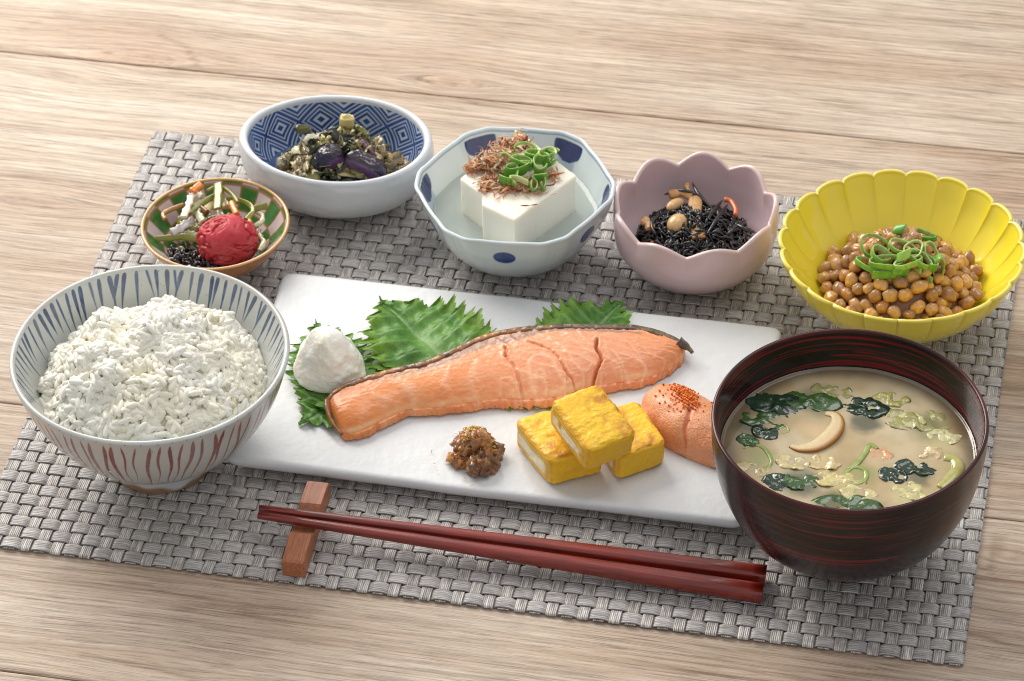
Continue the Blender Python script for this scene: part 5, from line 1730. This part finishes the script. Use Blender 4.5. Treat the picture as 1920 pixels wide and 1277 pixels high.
# ---------------------------------------------------------------- salmon
def build_salmon():
    ST = [((613, 752), (633, 803), .0070), ((624, 738), (645, 820), .0105), ((645, 725), (676, 820), .0125), ((690, 708), (718, 800), .0130), ((745, 693), (768, 778), .0130),
          ((795, 681), (826, 775), .0135), ((850, 658), (880, 768), .0145), ((905, 633), (935, 762), .0150), ((955, 621), (990, 764), .0155), ((1005, 615), (1040, 760), .0155),
          ((1055, 612), (1080, 750), .0155), ((1105, 612), (1112, 738), .0150), ((1150, 613), (1160, 730), .0140), ((1190, 614), (1208, 722), .0130), ((1230, 622), (1250, 703), .0115),
          ((1262, 634), (1276, 682), .0090), ((1281, 645), (1285, 664), .0060)]
    rows = []
    for (bx, by), (fx, fy), h in ST:
        h = h * 0.80; B = at(bx, by, PZ + h); F = at(fx, fy, PZ + 0.002)
        rows.append([B[0], B[1], F[0], F[1], h])
    R = smooth_path(np.array(rows), 420)
    n = len(R)
    B, F, h = R[:, :2], R[:, 2:4], R[:, 4]
    # section: up the skin side, across the top, rounded down the front, back underneath
    sec = []
    for s in np.linspace(0, 1, 14): sec.append((0.0, s, 0))                       # skin side wall
    for s in np.linspace(0, 1, 74)[1:]:
        a = s * 0.95
        zz = 1.0 + 0.05 * math.sin(PI * s) - 0.66 * s ** 3.6
        sec.append((a, zz, 1))
    for s in np.linspace(0, 1, 20)[1:]:
        sec.append((0.95 + 0.05 * math.sin(s * PI / 2), 0.34 - 0.32 * (1 - math.cos(s * PI / 2)), 2))
    for s in np.linspace(0, 1, 12)[1:-1]: sec.append((1 - s, 0.02, 3))
    sec = np.array(sec)
    a, zz = sec[:, 0], sec[:, 1]
    XY = B[:, None] * (1 - a)[None, :, None] + F[:, None] * a[None, :, None]
    Z = PZ + 0.0006 + h[:, None] * zz[None]
    topm = (sec[:, 2] == 1)[None] * 1.0 + (sec[:, 2] == 2)[None] * 1.0
    topm = np.broadcast_to(topm, Z.shape)
    zt = PZ + 0.0115
    # open cracks, traced as curves across the surface
    cracks = [([(1120, 640), (1119, 655), (1127, 672), (1118, 688), (1111, 705), (1112, 725), (1113, 745)], 0.0040, 0.0007),
              ([(990, 646), (1020, 655), (1042, 670), (1062, 692), (1078, 712), (1098, 728), (1110, 736)], 0.0013, 0.00038),
              ([(946, 656), (951, 664), (949, 672)], 0.0014, 0.0006),
              ([(948, 668), (965, 690), (975, 712), (983, 735), (988, 755)], 0.0007, 0.0006),
              ([(828, 716), (838, 728), (850, 745), (857, 760)], -0.0003, 0.0006)]
    # pale fat lines
    fat = [([(1008, 735), (996, 712), (990, 690), (1000, 674), (1020, 669), (1036, 680), (1048, 700), (1060, 708)], 0.0006, 0.75),
           ([(1002, 722), (1003, 704), (1010, 694), (1018, 702)], 0.0009, 0.65),
           ([(940, 706), (958, 706), (972, 718), (980, 736)], 0.0006, 0.65),
           ([(938, 706), (938, 724)], 0.0005, 0.45),
           ([(1046, 650), (1064, 668), (1080, 685), (1098, 690), (1110, 678)], 0.0005, 0.55),
           ([(1030, 640), (1050, 655), (1075, 668), (1100, 668)], 0.0006, 0.4), ([(1060, 624), (1080, 645), (1102, 660)], 0.0006, 0.45), ([(1084, 622), (1098, 642), (1112, 652)], 0.0005, 0.4),
           ([(1128, 632), (1150, 630), (1175, 642), (1200, 664), (1215, 690)], 0.0006, 0.45), ([(1122, 640), (1124, 660), (1134, 690)], 0.0006, 0.45),
           ([(1134, 640), (1140, 665), (1158, 692)], 0.0005, 0.4), ([(1150, 660), (1170, 682), (1184, 702)], 0.0005, 0.65), ([(1190, 640), (1215, 655), (1235, 668)], 0.0005, 0.3),
           ([(640, 818), (690, 806), (712, 800), (745, 782)], 0.0016, 0.5), ([(755, 720), (772, 735), (780, 752), (795, 768)], 0.0012, 0.65), ([(750, 712), (765, 716), (775, 728)], 0.0014, 0.55),
           ([(845, 690), (838, 705), (830, 720)], 0.0006, 0.4), ([(898, 680), (888, 700), (880, 712), (896, 735), (905, 750)], 0.0011, 0.5), ([(820, 768), (850, 758), (880, 745), (902, 748)], 0.0013, 0.6),
           ([(660, 745), (690, 740), (720, 745)], 0.0016, 0.25), ([(700, 735), (730, 745), (748, 742)], 0.0010, 0.3), ([(950, 755), (975, 748), (1000, 758), (1030, 754)], 0.0010, 0.4),
           ([(725, 785), (760, 772)], 0.0012, 0.5), ([(1045, 736), (1060, 712), (1070, 706)], 0.0007, 0.35)]
    warp = 0.0012 * stk([fbm(np.concatenate([XY * 260, Z[..., None] * 0], -1), 5, 3) - 0.5, fbm(np.concatenate([XY * 260, Z[..., None] * 0 + 7], -1), 6, 3) - 0.5], -1) * 2
    Q = XY + warp * 0.7
    colr = mix(np.broadcast_to(lin(238, 152, 94), XY.shape[:2] + (3,)), lin(230, 138, 80), np.clip(fbm(np.concatenate([XY * 70, Z[..., None] * 0], -1), 2, 3) * 2.2 - 0.65, 0, 1))
    u = np.linspace(0, 1, n)[:, None] * np.ones((1, len(sec)))
    colr = mix(colr, lin(224, 134, 66), 0.75 * sst(0.46, 0.0, u))                    # the seared left third
    colr = mix(colr, lin(232, 158, 124), 0.55 * sst(0.35, 0.6, u) * (1 - sst(0.75, 0.95, u)))
    fib = fbm(stk([XY[..., 0] * 160 + XY[..., 1] * 500, XY[..., 1] * 900 - XY[..., 0] * 500, Z * 0], -1), 13, 3)
    colr = mix(colr, lin(240, 176, 132), 0.40 * np.clip(fib * 2.4 - 1.0, 0, 1))
    mott = fbm(np.concatenate([XY * 420, Z[..., None] * 200], -1), 23, 3)
    colr = mix(colr, lin(238, 190, 150), 0.45 * np.clip(mott * 3 - 1.75, 0, 1))
    relief = 0.00028 * (fib - 0.5) + 0.00016 * (mott - 0.5)
    for pts, wd, am in fat:
        d = seg_dist(Q, smooth_path(atl(pts, zt), 30))
        f = np.exp(-(d / (wd * 1.5)) ** 2) * topm * (0.55 + 0.8 * fbm(np.concatenate([XY * 500, Z[..., None] * 0], -1), 77, 2))
        colr = mix(colr, lin(250, 206, 168), np.clip(am * 0.52 * f, 0, 1))
        relief = relief + 0.00020 * f
    for pts, dep, wd in cracks:
        d = seg_dist(Q, smooth_path(atl(pts, zt), 40))
        f = np.exp(-(d / wd) ** 2) * topm
        relief = relief - dep * f + 0.0002 * np.exp(-((d - wd * 2) / wd) ** 2) * topm
        colr = mix(colr, lin(170, 78, 44), 0.45 * f * (dep > 0))
    # flakes: stepped bands that bend across the fillet, each with a crisp lower edge
    av = a[None] * np.ones((n, 1))
    fl = (u * 19 + 1.5 * np.cos(av * 4.2) * sst(0.4, 0.6, u) - 2.6 * av + 0.7 * fbm(stk([u * 9, av * 3, 0], -1), 61, 3)) % 1.0
    stepm = sst(0.44, 0.54, u) * topm
    relief = relief + 0.00042 * (fl ** 1.5) * stepm
    colr = mix(colr, lin(248, 196, 152), 0.45 * np.exp(-((fl - 0.92) / 0.07) ** 2) * stepm)
    # browning at the seared left end and along the lower edge
    br = fbm(np.concatenate([XY * 130, Z[..., None] * 0], -1), 91, 3)
    colr = mix(colr, lin(206, 112, 42), 0.75 * np.clip(br * 2.6 - 1.0, 0, 1) * np.clip(sst(0.22, 0.0, u) + 0.8 * sst(0.62, 0.95, av) * sst(0.5, 0.2, u), 0, 1))
    colr = mix(colr, lin(250, 212, 160), 0.6 * np.exp(-((av - 0.90) / 0.035) ** 2) * topm * np.clip(br * 2.4 - 0.7, 0, 1))
    # grey-brown meat just under the skin
    dk = seg_dist(Q, smooth_path(atl([(700, 712), (790, 692), (850, 672), (905, 648), (955, 640), (1000, 628), (1060, 622), (1130, 622), (1200, 624)], zt), 40))
    wid = np.interp(u, [0.15, 0.3, 0.42, 0.52, 0.62, 0.75, 0.9], [0.0006, 0.0015, 0.0030, 0.0030, 0.0016, 0.0010, 0.0006])
    colr = mix(colr, lin(156, 122, 104), 0.85 * sst(wid * 1.35, wid * 0.6, dk) * (u > 0.1))
    # frayed lower front edge
    fr = (sec[:, 2] == 2)[None] * (fbm(stk([u * 90, Z * 300, u * 0], -1), 3, 3) - 0.5)
    nrmZ = np.gradient(Z, axis=1)
    Z2 = Z + relief * topm * (1 - 0.6 * (sec[:, 2] == 2)[None])
    outw = (F - B) / np.linalg.norm(F - B, axis=1, keepdims=True)
    XY2 = XY + outw[:, None] * (fr * 0.0022)[..., None]
    P = np.concatenate([XY2, Z2[..., None]], -1)
    c = B.mean(0) * 0.5 + F.mean(0) * 0.5
    root = empty("grilled_salmon", (*c, PZ), cat="fish", label="grilled salmon fillet with browned skin along its far edge")
    mb = MB(); mb.grid(P[:, ::-1], closev=True, col=colr[:, ::-1])
    for e in (0, n - 1):
        k = len(sec)
        cen = P[e].mean(0); sgn = -1 if e == 0 else 1
        b0 = mb.n
        mb.add(cen[None], tris=None, col=lin(214, 120, 64))
        mb.add(np.zeros((0, 3)), tris=np.array([[b0, e * k + i, e * k + (i + 1) % k] for i in range(k)]) - mb.n)
    mb.build("flesh", pm("salmon_flesh", None, rough=0.34, spec=0.5, coat=0.30, coatrough=0.22, sss=0.30, srad=(1, 0.55, 0.3), sscale=0.0014, bump=0.35, bscale=750, bdist=0.0006, rvar=0.10), root)
    # skin: a wavering thick strip wrapped over the far edge
    ss = np.linspace(0.0, 1.0, n)
    edge = np.c_[B, PZ + h + 0.0008]
    inn = (F - B) / np.linalg.norm(F - B, axis=1, keepdims=True)
    wv = fbm(stk([ss * 42, ss * 0, ss * 0], -1), 31, 3) - 0.5
    lipw = 0.0026 + 0.0018 * wv + 0.0008 * sst(0.5, 0.9, ss)
    K = []
    for (ins, dz) in ((0.0002, -1.0), (-0.0008, -0.92), (-0.0012, -0.5), (-0.0011, -0.12), (-0.0006, 0.03), (0.0002, 0.06)):
        zz_ = PZ + 0.001 + (h) * (1 + dz) if dz < 0 else PZ + h + 0.0008 + dz * 0.01
        K.append(np.c_[B + inn * ins, zz_])
    K.append(np.c_[B + inn * (lipw * 0.6)[:, None], edge[:, 2] + 0.0006])
    K.append(np.c_[B + inn * lipw[:, None], edge[:, 2] + 0.0001])
    K.append(np.c_[B + inn * (lipw * 0.9)[:, None], edge[:, 2] - 0.0009])
    K.append(np.c_[B + inn * 0.0010, PZ + h * 0.5])
    K = np.array(K).transpose(1, 0, 2)
    nz = fbm(K * np.array([380, 380, 380]), 12, 3) - 0.5
    K[..., 2] += nz * 0.0012 * (K[..., 2] > PZ + h[:, None] * 0.7)
    K[..., :2] += (inn[:, None] * (nz * 0.0010)[..., None])
    K[..., 2] = np.maximum(K[..., 2], PZ + 0.0006)
    base = mix(np.broadcast_to(lin(176, 118, 62), K.shape), lin(112, 70, 38), np.clip(fbm(K * 260, 6, 3) * 2.4 - 0.7, 0, 1))
    us = np.linspace(0, 1, n)[:, None] * np.ones((1, K.shape[1]))
    dark = mix(np.broadcast_to(lin(74, 62, 48), K.shape), lin(132, 106, 72), np.clip(fbm(K * 420, 8, 3) * 2.2 - 0.6, 0, 1))
    base = mix(base, dark, sst(0.48, 0.72, us))
    base = mix(base, lin(28, 22, 20), 0.8 * sst(0.60, 0.72, fbm(K * 300, 44, 3)))
    mb = MB(); mb.grid(K[:, ::-1], closev=True, col=base[:, ::-1])
    skm = pm("salmon_skin", None, rough=0.28, spec=0.6, coat=0.35, coatrough=0.15, bump=0.5, bscale=900, bdist=0.0006, rvar=0.08)
    mb.build("skin", skm, root)
    # torn skin tab past the right end, and the skin folded round the left end
    mb = MB()
    q = np.array([at(1272, 640, PZ + .0085), at(1284, 648, PZ + .0075), at(1293, 655, PZ + .0065), at(1298, 661, PZ + .006)])
    path = smooth_path(q, 24)
    T = np.gradient(path, axis=0); T /= np.linalg.norm(T, axis=1, keepdims=True)
    A = np.cross(T, [0, -0.6, 0.8]); A /= np.linalg.norm(A, axis=1, keepdims=True)
    s = np.linspace(0, 1, 24)
    mb.sweep(path, A, np.cross(A, T), 0.0024 * (1 - 0.62 * s) * (1 + 0.3 * (vn(stk([s * 7, s * 0, s * 0], -1), 3) - 0.5)), 0.0010, 12, 0.7, col=mix(np.broadcast_to(lin(60, 50, 38), (24, 3)), lin(120, 96, 56), vn(path * 900, 4)))
    mb.build("skin_tab", skm, root)
    mb = MB()
    q = np.array([at(614, 750, PZ + .0075), at(614, 766, PZ + .0070), at(619, 784, PZ + .0055), at(630, 802, PZ + .0045), at(641, 815, PZ + 0.0035)])
    path = smooth_path(q, 30)
    T = np.gradient(path, axis=0); T /= np.linalg.norm(T, axis=1, keepdims=True)
    A = np.cross(T, [0.5, -0.3, 0.8]); A /= np.linalg.norm(A, axis=1, keepdims=True)
    s = np.linspace(0, 1, 30)
    mb.sweep(path, A, np.cross(A, T), 0.0014 * (1 - 0.6 * s), 0.0008, 12, 0.8, col=mix(np.broadcast_to(lin(176, 112, 60), (30, 3)), lin(120, 70, 34), vn(path * 700, 2)))
    mb.build("skin_fold", skm, root)


build_salmon()


# ---------------------------------------------------------------- rolled omelette
def build_omelette():
    outer = pm("omelette", None, rough=0.44, spec=0.4, coat=0.12, coatrough=0.25, sss=0.25, srad=(1, 0.7, 0.2), sscale=0.0015, bump=0.7, bscale=330, bdist=0.0011, rvar=0.08)

    def piece(O, X, Y, H, seed, lab):
        """O: near bottom corner; X: along the cut end away from us; Y: along the front face to the right; H: up"""
        n = 30
        root = empty("omelette_slice", tuple(O + (X + Y) / 2), cat="omelette", group="rolled omelette slices on the plate", label=lab)
        lx, ly, lz = np.linalg.norm(X), np.linalg.norm(Y), np.linalg.norm(H)
        S = sphere_grid(160, 100)
        # rounded box from a sphere
        d = np.max(np.abs(S), axis=-1, keepdims=True)
        C_ = S / (d + 1e-9)
        rad = 0.27
        core = np.clip(C_, -(1 - rad), 1 - rad)
        dv = C_ - core
        dn = np.linalg.norm(dv, axis=-1, keepdims=True) + 1e-9
        box = core + dv / dn * np.minimum(dn, rad)
        # keep the cut end flatter
        p = box.copy()
        cut = sst(0.80, 0.96, -C_[..., 1])
        p[..., 1] = p[..., 1]
        disp = 0.10 * (fbm(S * 2.0 + seed * 7, seed, 3) - 0.5) + 0.09 * (fbm(stk([C_[..., 0] * 9, C_[..., 1] * 3, C_[..., 2] * 2], -1) + seed, seed + 2, 3) - 0.5) * (C_[..., 2] > 0.9)
        p = p * (1 + disp[..., None])
        P = O + X * ((p[..., 0:1]) * 0.5 + 0.5) + Y * (p[..., 1:2] * 0.5 + 0.5) + H * (p[..., 2:3] * 0.5 + 0.5)
        col = mix(np.broadcast_to(lin(250, 202, 44), S.shape), lin(244, 186, 30), fbm(S * 3 + seed, 3, 3))
        brown = np.clip(fbm(stk([C_[..., 0] * 2.4, C_[..., 1] * 1.8, C_[..., 2]], -1) + seed * 5, 9, 3) * 4.2 - 1.95, 0, 1) * sst(0.8, 0.98, C_[..., 2])
        col = mix(col, lin(196, 122, 30), 0.85 * brown)
        col = mix(col, lin(240, 206, 92), 0.55 * np.clip(fbm(S * 9 + seed, 12, 3) * 3 - 1.6, 0, 1) * sst(0.8, 0.98, C_[..., 2]))
        # cut end: rolled layers with white in the middle
        cz, cxn = C_[..., 2], C_[..., 0]
        wob = 0.16 * (fbm(stk([cxn * 3, cz * 3, cz * 0 + seed], -1), 4, 3) - 0.5)
        ring = np.maximum(np.abs(cz) * 1.0, np.abs(cxn) * 0.86) + wob
        white = sst(0.42, 0.26, np.abs(cz + 0.05 + wob)) * sst(0.86, 0.62, np.abs(cxn)) * sst(0.35, 0.55, fbm(stk([cxn * 2.6, cz * 1.2, cz * 0 + seed], -1), 7, 2) + 0.08)
        endc = mix(np.broadcast_to(lin(238, 196, 84), S.shape), lin(226, 170, 44), sst(0.45, 0.6, np.abs((ring * 3) % 1 - 0.5) * 2))
        endc = mix(endc, lin(244, 234, 204), white)
        endc = mix(endc, lin(226, 168, 34), sst(0.78, 0.88, ring))
        col = mix(col, endc, cut)
        mb = MB(); mb.grid(P[:, ::-1], closeu=True, col=col[:, ::-1])
        mb.build("egg_roll", outer, root)
    z = PZ + 0.0003
    up = np.array([0, 0, 1.0])
    # left piece
    O = at(1031, 915, z); Xv = at(976, 848, z) - O; Yv = at(1125, 891, z) - O
    Xv *= 0.0345 / np.linalg.norm(Xv) * 1.0; Yv *= 0.0245 / np.linalg.norm(Yv)
    piece(O, Xv, Yv * 1.1, up * 0.0165, 1, "left rolled omelette slice lying flat, its white centred end facing left")
    Xd, Yd = Xv / np.linalg.norm(Xv), Yv / np.linalg.norm(Yv)
    O3 = at(1157, 903, z); Yc = at(1244.5, 873, z) - O3; Yc *= 0.0245 / np.linalg.norm(Yc)
    Xc = np.cross(up, Yc / np.linalg.norm(Yc)) * 1.0
    back = at(1183, 768, z + 0.0150)
    Xc = (np.array([back[0], back[1], z]) - O3); Xc *= 0.034 / np.linalg.norm(Xc)
    piece(O3, at(1134, 876, z) - O3 if False else Xc * 0 + (np.array([-0.55, 0.83, 0.0]) * 0.033), Yc * 1.05, up * 0.0145, 2, "right rolled omelette slice, half covered by the top one")
    # top piece, resting across both
    zb = PZ + 0.0155
    O2 = at(1096.5, 888, zb); X2 = at(1041, 812, zb + 0.0045) - O2; Y2 = at(1188.6, 852, zb - 0.0005) - O2
    X2 *= 0.0345 / np.linalg.norm(X2); Y2 *= 0.0262 / np.linalg.norm(Y2)
    N = np.cross(Y2, X2); N /= np.linalg.norm(N)
    if N[2] < 0: N = -N
    piece(O2, X2, Y2, N * 0.0150, 3, "topmost rolled omelette slice, tilted across the other two")


build_omelette()


# ---------------------------------------------------------------- cod roe, miso dab, daikon
def build_roe():
    axp = [((1209, 748), .0035, .004), ((1222, 745), .0105, .0105), ((1245, 752), .0155, .0150), ((1275, 772), .0185, .0175), ((1305, 792), .0185, .0175), ((1335, 812), .0170, .0160), ((1365, 835), .0135, .0130), ((1385, 850), .0060, .006)]
    # centre line on the plate, half width across, height
    pts = []
    for (x, y), w, h in axp:
        q = at(x, y + 1, PZ + h * 0.45)
        pts.append([q[0], q[1], w * 0.84, h * 1.0])
    R = smooth_path(np.array(pts), 160)
    n = len(R)
    T = np.gradient(R[:, :2], axis=0); T /= np.linalg.norm(T, axis=1, keepdims=True)
    S = np.c_[-T[:, 1], T[:, 0]]
    m = 90
    th = np.linspace(0, pi2, m, endpoint=False)
    top = slice(3, m // 2 - 2)
    ca, sa = np.cos(th), np.sin(th)
    zz = np.where(sa > 0, np.abs(sa) ** 0.85, -0.02)
    P = np.concatenate([R[:, None, :2] + S[:, None] * (R[:, 2][:, None] * np.sign(ca) * np.abs(ca) ** 0.85)[..., None], (PZ + 0.0005 + R[:, 3][:, None] * 0.92 * zz[None])[..., None]], -1)
    nn = fbm(P * 150, 5, 3) - 0.5
    P[..., 2] += nn * 0.0018 * (sa > 0)
    d = seg_dist(P[..., :2], smooth_path(atl([(1293, 786), (1290, 800), (1284, 812), (1287, 826)], PZ + .010), 20))
    f = np.exp(-(d / 0.0007) ** 2) * (sa > 0)
    P[..., 2] -= 0.0018 * f
    col = mix(np.broadcast_to(lin(238, 164, 114), P.shape), lin(226, 136, 80), np.clip(fbm(P * 110, 8, 3) * 2 - 0.6, 0, 1))
    col = mix(col, lin(226, 170, 146), 0.6 * np.clip(fbm(P * 1500, 3, 2) * 2 - 0.9, 0, 1))
    col = mix(col, lin(196, 92, 50), 0.5 * np.clip(vn(P * 900, 9) * 4 - 3.1, 0, 1))
    col = mix(col, lin(186, 78, 48), 0.6 * f)
    root = empty("cod_roe", (*R[:, :2].mean(0), PZ), cat="cod roe", label="plump pink salted cod roe sprinkled with chilli beside the soup bowl")
    mb = MB(); mb.grid(P, closev=True, col=col)
    mb.build("roe_sac", pm("roe", None, rough=0.34, spec=0.5, coat=0.35, coatrough=0.2, sss=0.55, srad=(1, 0.5, 0.3), sscale=0.003, bump=0.9, bscale=1000, bdist=0.0007), root)
    rg = np.random.default_rng(77)
    mb = MB()
    C_, Rr, Sc, Co = [], [], [], []
    for k in range(420):
        px, py = 1285 + rg.normal(0, 10), 742 + rg.normal(0, 12)
        px += (py - 738) * 0.45
        if k > 380: px, py = 1270 + rg.normal(0, 30), 745 + rg.normal(0, 18)
        # drop the grain onto the roe surface
        q = at(px, py, PZ + 0.0165)
        Pt = P[:, top]; dd = np.linalg.norm(Pt[..., :2] - q[None, None, :2], axis=-1)
        i, j = np.unravel_index(np.argmin(dd), dd.shape)
        if dd.min() > 0.0016: continue
        zz_ = Pt[i, j, 2]
        q = at(px, py, zz_); dd = np.linalg.norm(Pt[..., :2] - q[None, None, :2], axis=-1); i, j = np.unravel_index(np.argmin(dd), dd.shape); zz_ = Pt[i, j, 2]
        if dd.min() > 0.0008: continue
        q = at(px, py, zz_); C_.append([Pt[i, j, 0], Pt[i, j, 1], zz_ + 0.0001 + 0.0006 * rg.random()])
        Rr.append(rotm(*rg.uniform(0, 6, 3))); Sc.append(rg.uniform(0.00028, 0.00066, 3)); Co.append([lin(222, 104, 26), lin(240, 160, 44), lin(188, 62, 20), lin(236, 130, 34)][int(rg.integers(0, 4))])
    V0, Q0 = ellipsoid_template(6, 5)
    scatter(mb, V0, Q0, np.array(C_), np.array(Rr), np.array(Sc), np.array(Co))
    mb.build("chilli_flakes", pm("chilli_flakes", None, rough=0.45), root, kind="stuff")


build_roe()


def build_miso():
    rg = np.random.default_rng(15)
    c = at(893, 856, PZ)
    root = empty("miso_relish", (c[0], c[1], PZ), cat="miso relish", label="small rough dab of chunky brown miso relish in front of the salmon")
    mb = MB()
    for k in range(170):
        a, b, h = rg.normal(0, 0.42), rg.normal(0, 0.42), rg.random()
        rad = math.hypot(a, b)
        if rad > 1: continue
        x, y = a * 0.0108, b * 0.0098
        z = h * 0.0150 * (1 - rad ** 1.6)
        # the heap leans: a lower lobe towards the viewer's right
        if k % 4 == 0: x, y, z = x * 0.7 + 0.0035, y * 0.6 - 0.0085, z * 0.5
        s = rg.uniform(0.0013, 0.0031)
        cc = [lin(156, 104, 60), lin(184, 124, 66), lin(120, 82, 54), lin(196, 138, 74), lin(140, 100, 68), lin(178, 112, 52)][k % 6]
        V = chunk((c[0] + x, c[1] + y, PZ + 0.001 + z), (s * 1.3, s, s * 0.8), rg.uniform(0, 6, 3), k, 0.75, 18, 12, 0.7, 2.4)
        V[..., 2] = np.maximum(V[..., 2], PZ + 0.0004)
        mb.grid(V[:, ::-1], closeu=True, col=cc)
    mb.build("miso_paste", pm("miso_paste", None, rough=0.22, coat=0.5, coatrough=0.12, sss=0.25, srad=(1, .5, .2), sscale=0.001, var=0.25, vscale=600, bump=0.5, bscale=900, bdist=0.0006), root)
    mb = MB()
    for k in range(150):
        a = rg.uniform(0, pi2); rad = math.sqrt(rg.random()) * 0.95
        x, y = rad * 0.0100 * math.cos(a), rad * 0.0090 * math.sin(a)
        if k > 132: x, y, z = rg.normal(0, 0.010) - 0.003, rg.normal(0, 0.006) - 0.009, 0.0002
        else: z = 0.0150 * (1 - rad ** 1.8) + 0.0020
        p = np.array([c[0] + x, c[1] + y, PZ + z + 0.0006])
        d = rg.normal(0, 1, 3); d[2] *= 0.6; d /= np.linalg.norm(d)
        L = rg.uniform(0.0006, 0.0017)
        t = np.linspace(-1, 1, 5)
        path = p + d * (L * t)[:, None]; path[:, 2] = np.maximum(path[:, 2], PZ + 0.0006)
        A = np.cross(d, rg.normal(0, 1, 3)); A /= np.linalg.norm(A)
        cc = [lin(214, 190, 110), lin(220, 170, 40), lin(196, 176, 120), lin(226, 206, 150), lin(110, 104, 50)][k % 5]
        wid = (rg.uniform(0.0007, 0.0011) if k % 6 == 0 else rg.uniform(0.00012, 0.0003))
        mb.sweep(path, A, np.cross(A, d), wid * (0.3 + 0.7 * np.cos(t * 1.4)), 0.00008, 6, 1.0, col=np.broadcast_to(cc, (5, 3)))
    mb.build("zest_shreds", pm("zest", None, rough=0.5), root, kind="stuff")


build_miso()


def build_daikon():
    c = at(619, 706, PZ)
    S = sphere_grid(220, 150)
    ang = np.arctan2(S[..., 1], S[..., 0])
    ph = np.arccos(np.clip(S[..., 2], -1, 1))
    t = ph / PI
    # profile radius and height of a heaped cone
    hgt = np.interp(t, [0, 0.06, 0.2, 0.4, 0.6, 0.75, 0.85, 1.0], [1.0, 0.985, 0.88, 0.62, 0.32, 0.10, 0.0, 0.0])
    rad = np.interp(t, [0, 0.06, 0.2, 0.4, 0.6, 0.75, 0.85, 1.0], [0.0, 0.17, 0.42, 0.70, 0.92, 1.0, 0.92, 0.0])
    n1 = fbm(S * 2.2 + 4, 3, 3) - 0.5; n2 = fbm(S * 12, 6, 3) - 0.5
    rr = 0.0172 * rad * (1 + 0.26 * n1 + 0.05 * n2)
    P = stk([c[0] + rr * np.cos(ang) - 0.0012 * hgt, c[1] + rr * np.sin(ang) * 0.95, PZ + 0.0012 + 0.0275 * hgt * (1 + 0.06 * n1) + 0.0003 * n2 * (hgt > 0.01)], -1)
    # a soft pressed ridge
    P[..., 2] += 0.0009 * np.exp(-((np.sin(ang * 2 + hgt * 3)) / 0.25) ** 2) * (hgt > 0.2)
    col = mix(np.broadcast_to(lin(250, 249, 240), S.shape), lin(246, 240, 218), np.clip(fbm(S * 2 + 9, 2, 3) * 2.2 - 0.8, 0, 1))
    mb = MB(); mb.grid(P[:, ::-1], closeu=True, col=col[:, ::-1])
    rg = np.random.default_rng(4)
    V0, Q0 = ellipsoid_template(7, 6)
    C_, Rr, Sc, Co = [], [], [], []
    mb.build("grated_daikon", pm("grated_daikon", None, sss=0.9, srad=(1, 0.95, 0.85), sscale=0.0050, rough=0.28, spec=0.5, coat=0.3, coatrough=0.15, bump=0.5, bscale=560, bdist=0.0005),
             cat="grated daikon", label="cone shaped mound of moist white grated daikon at the plate's left")


build_daikon()
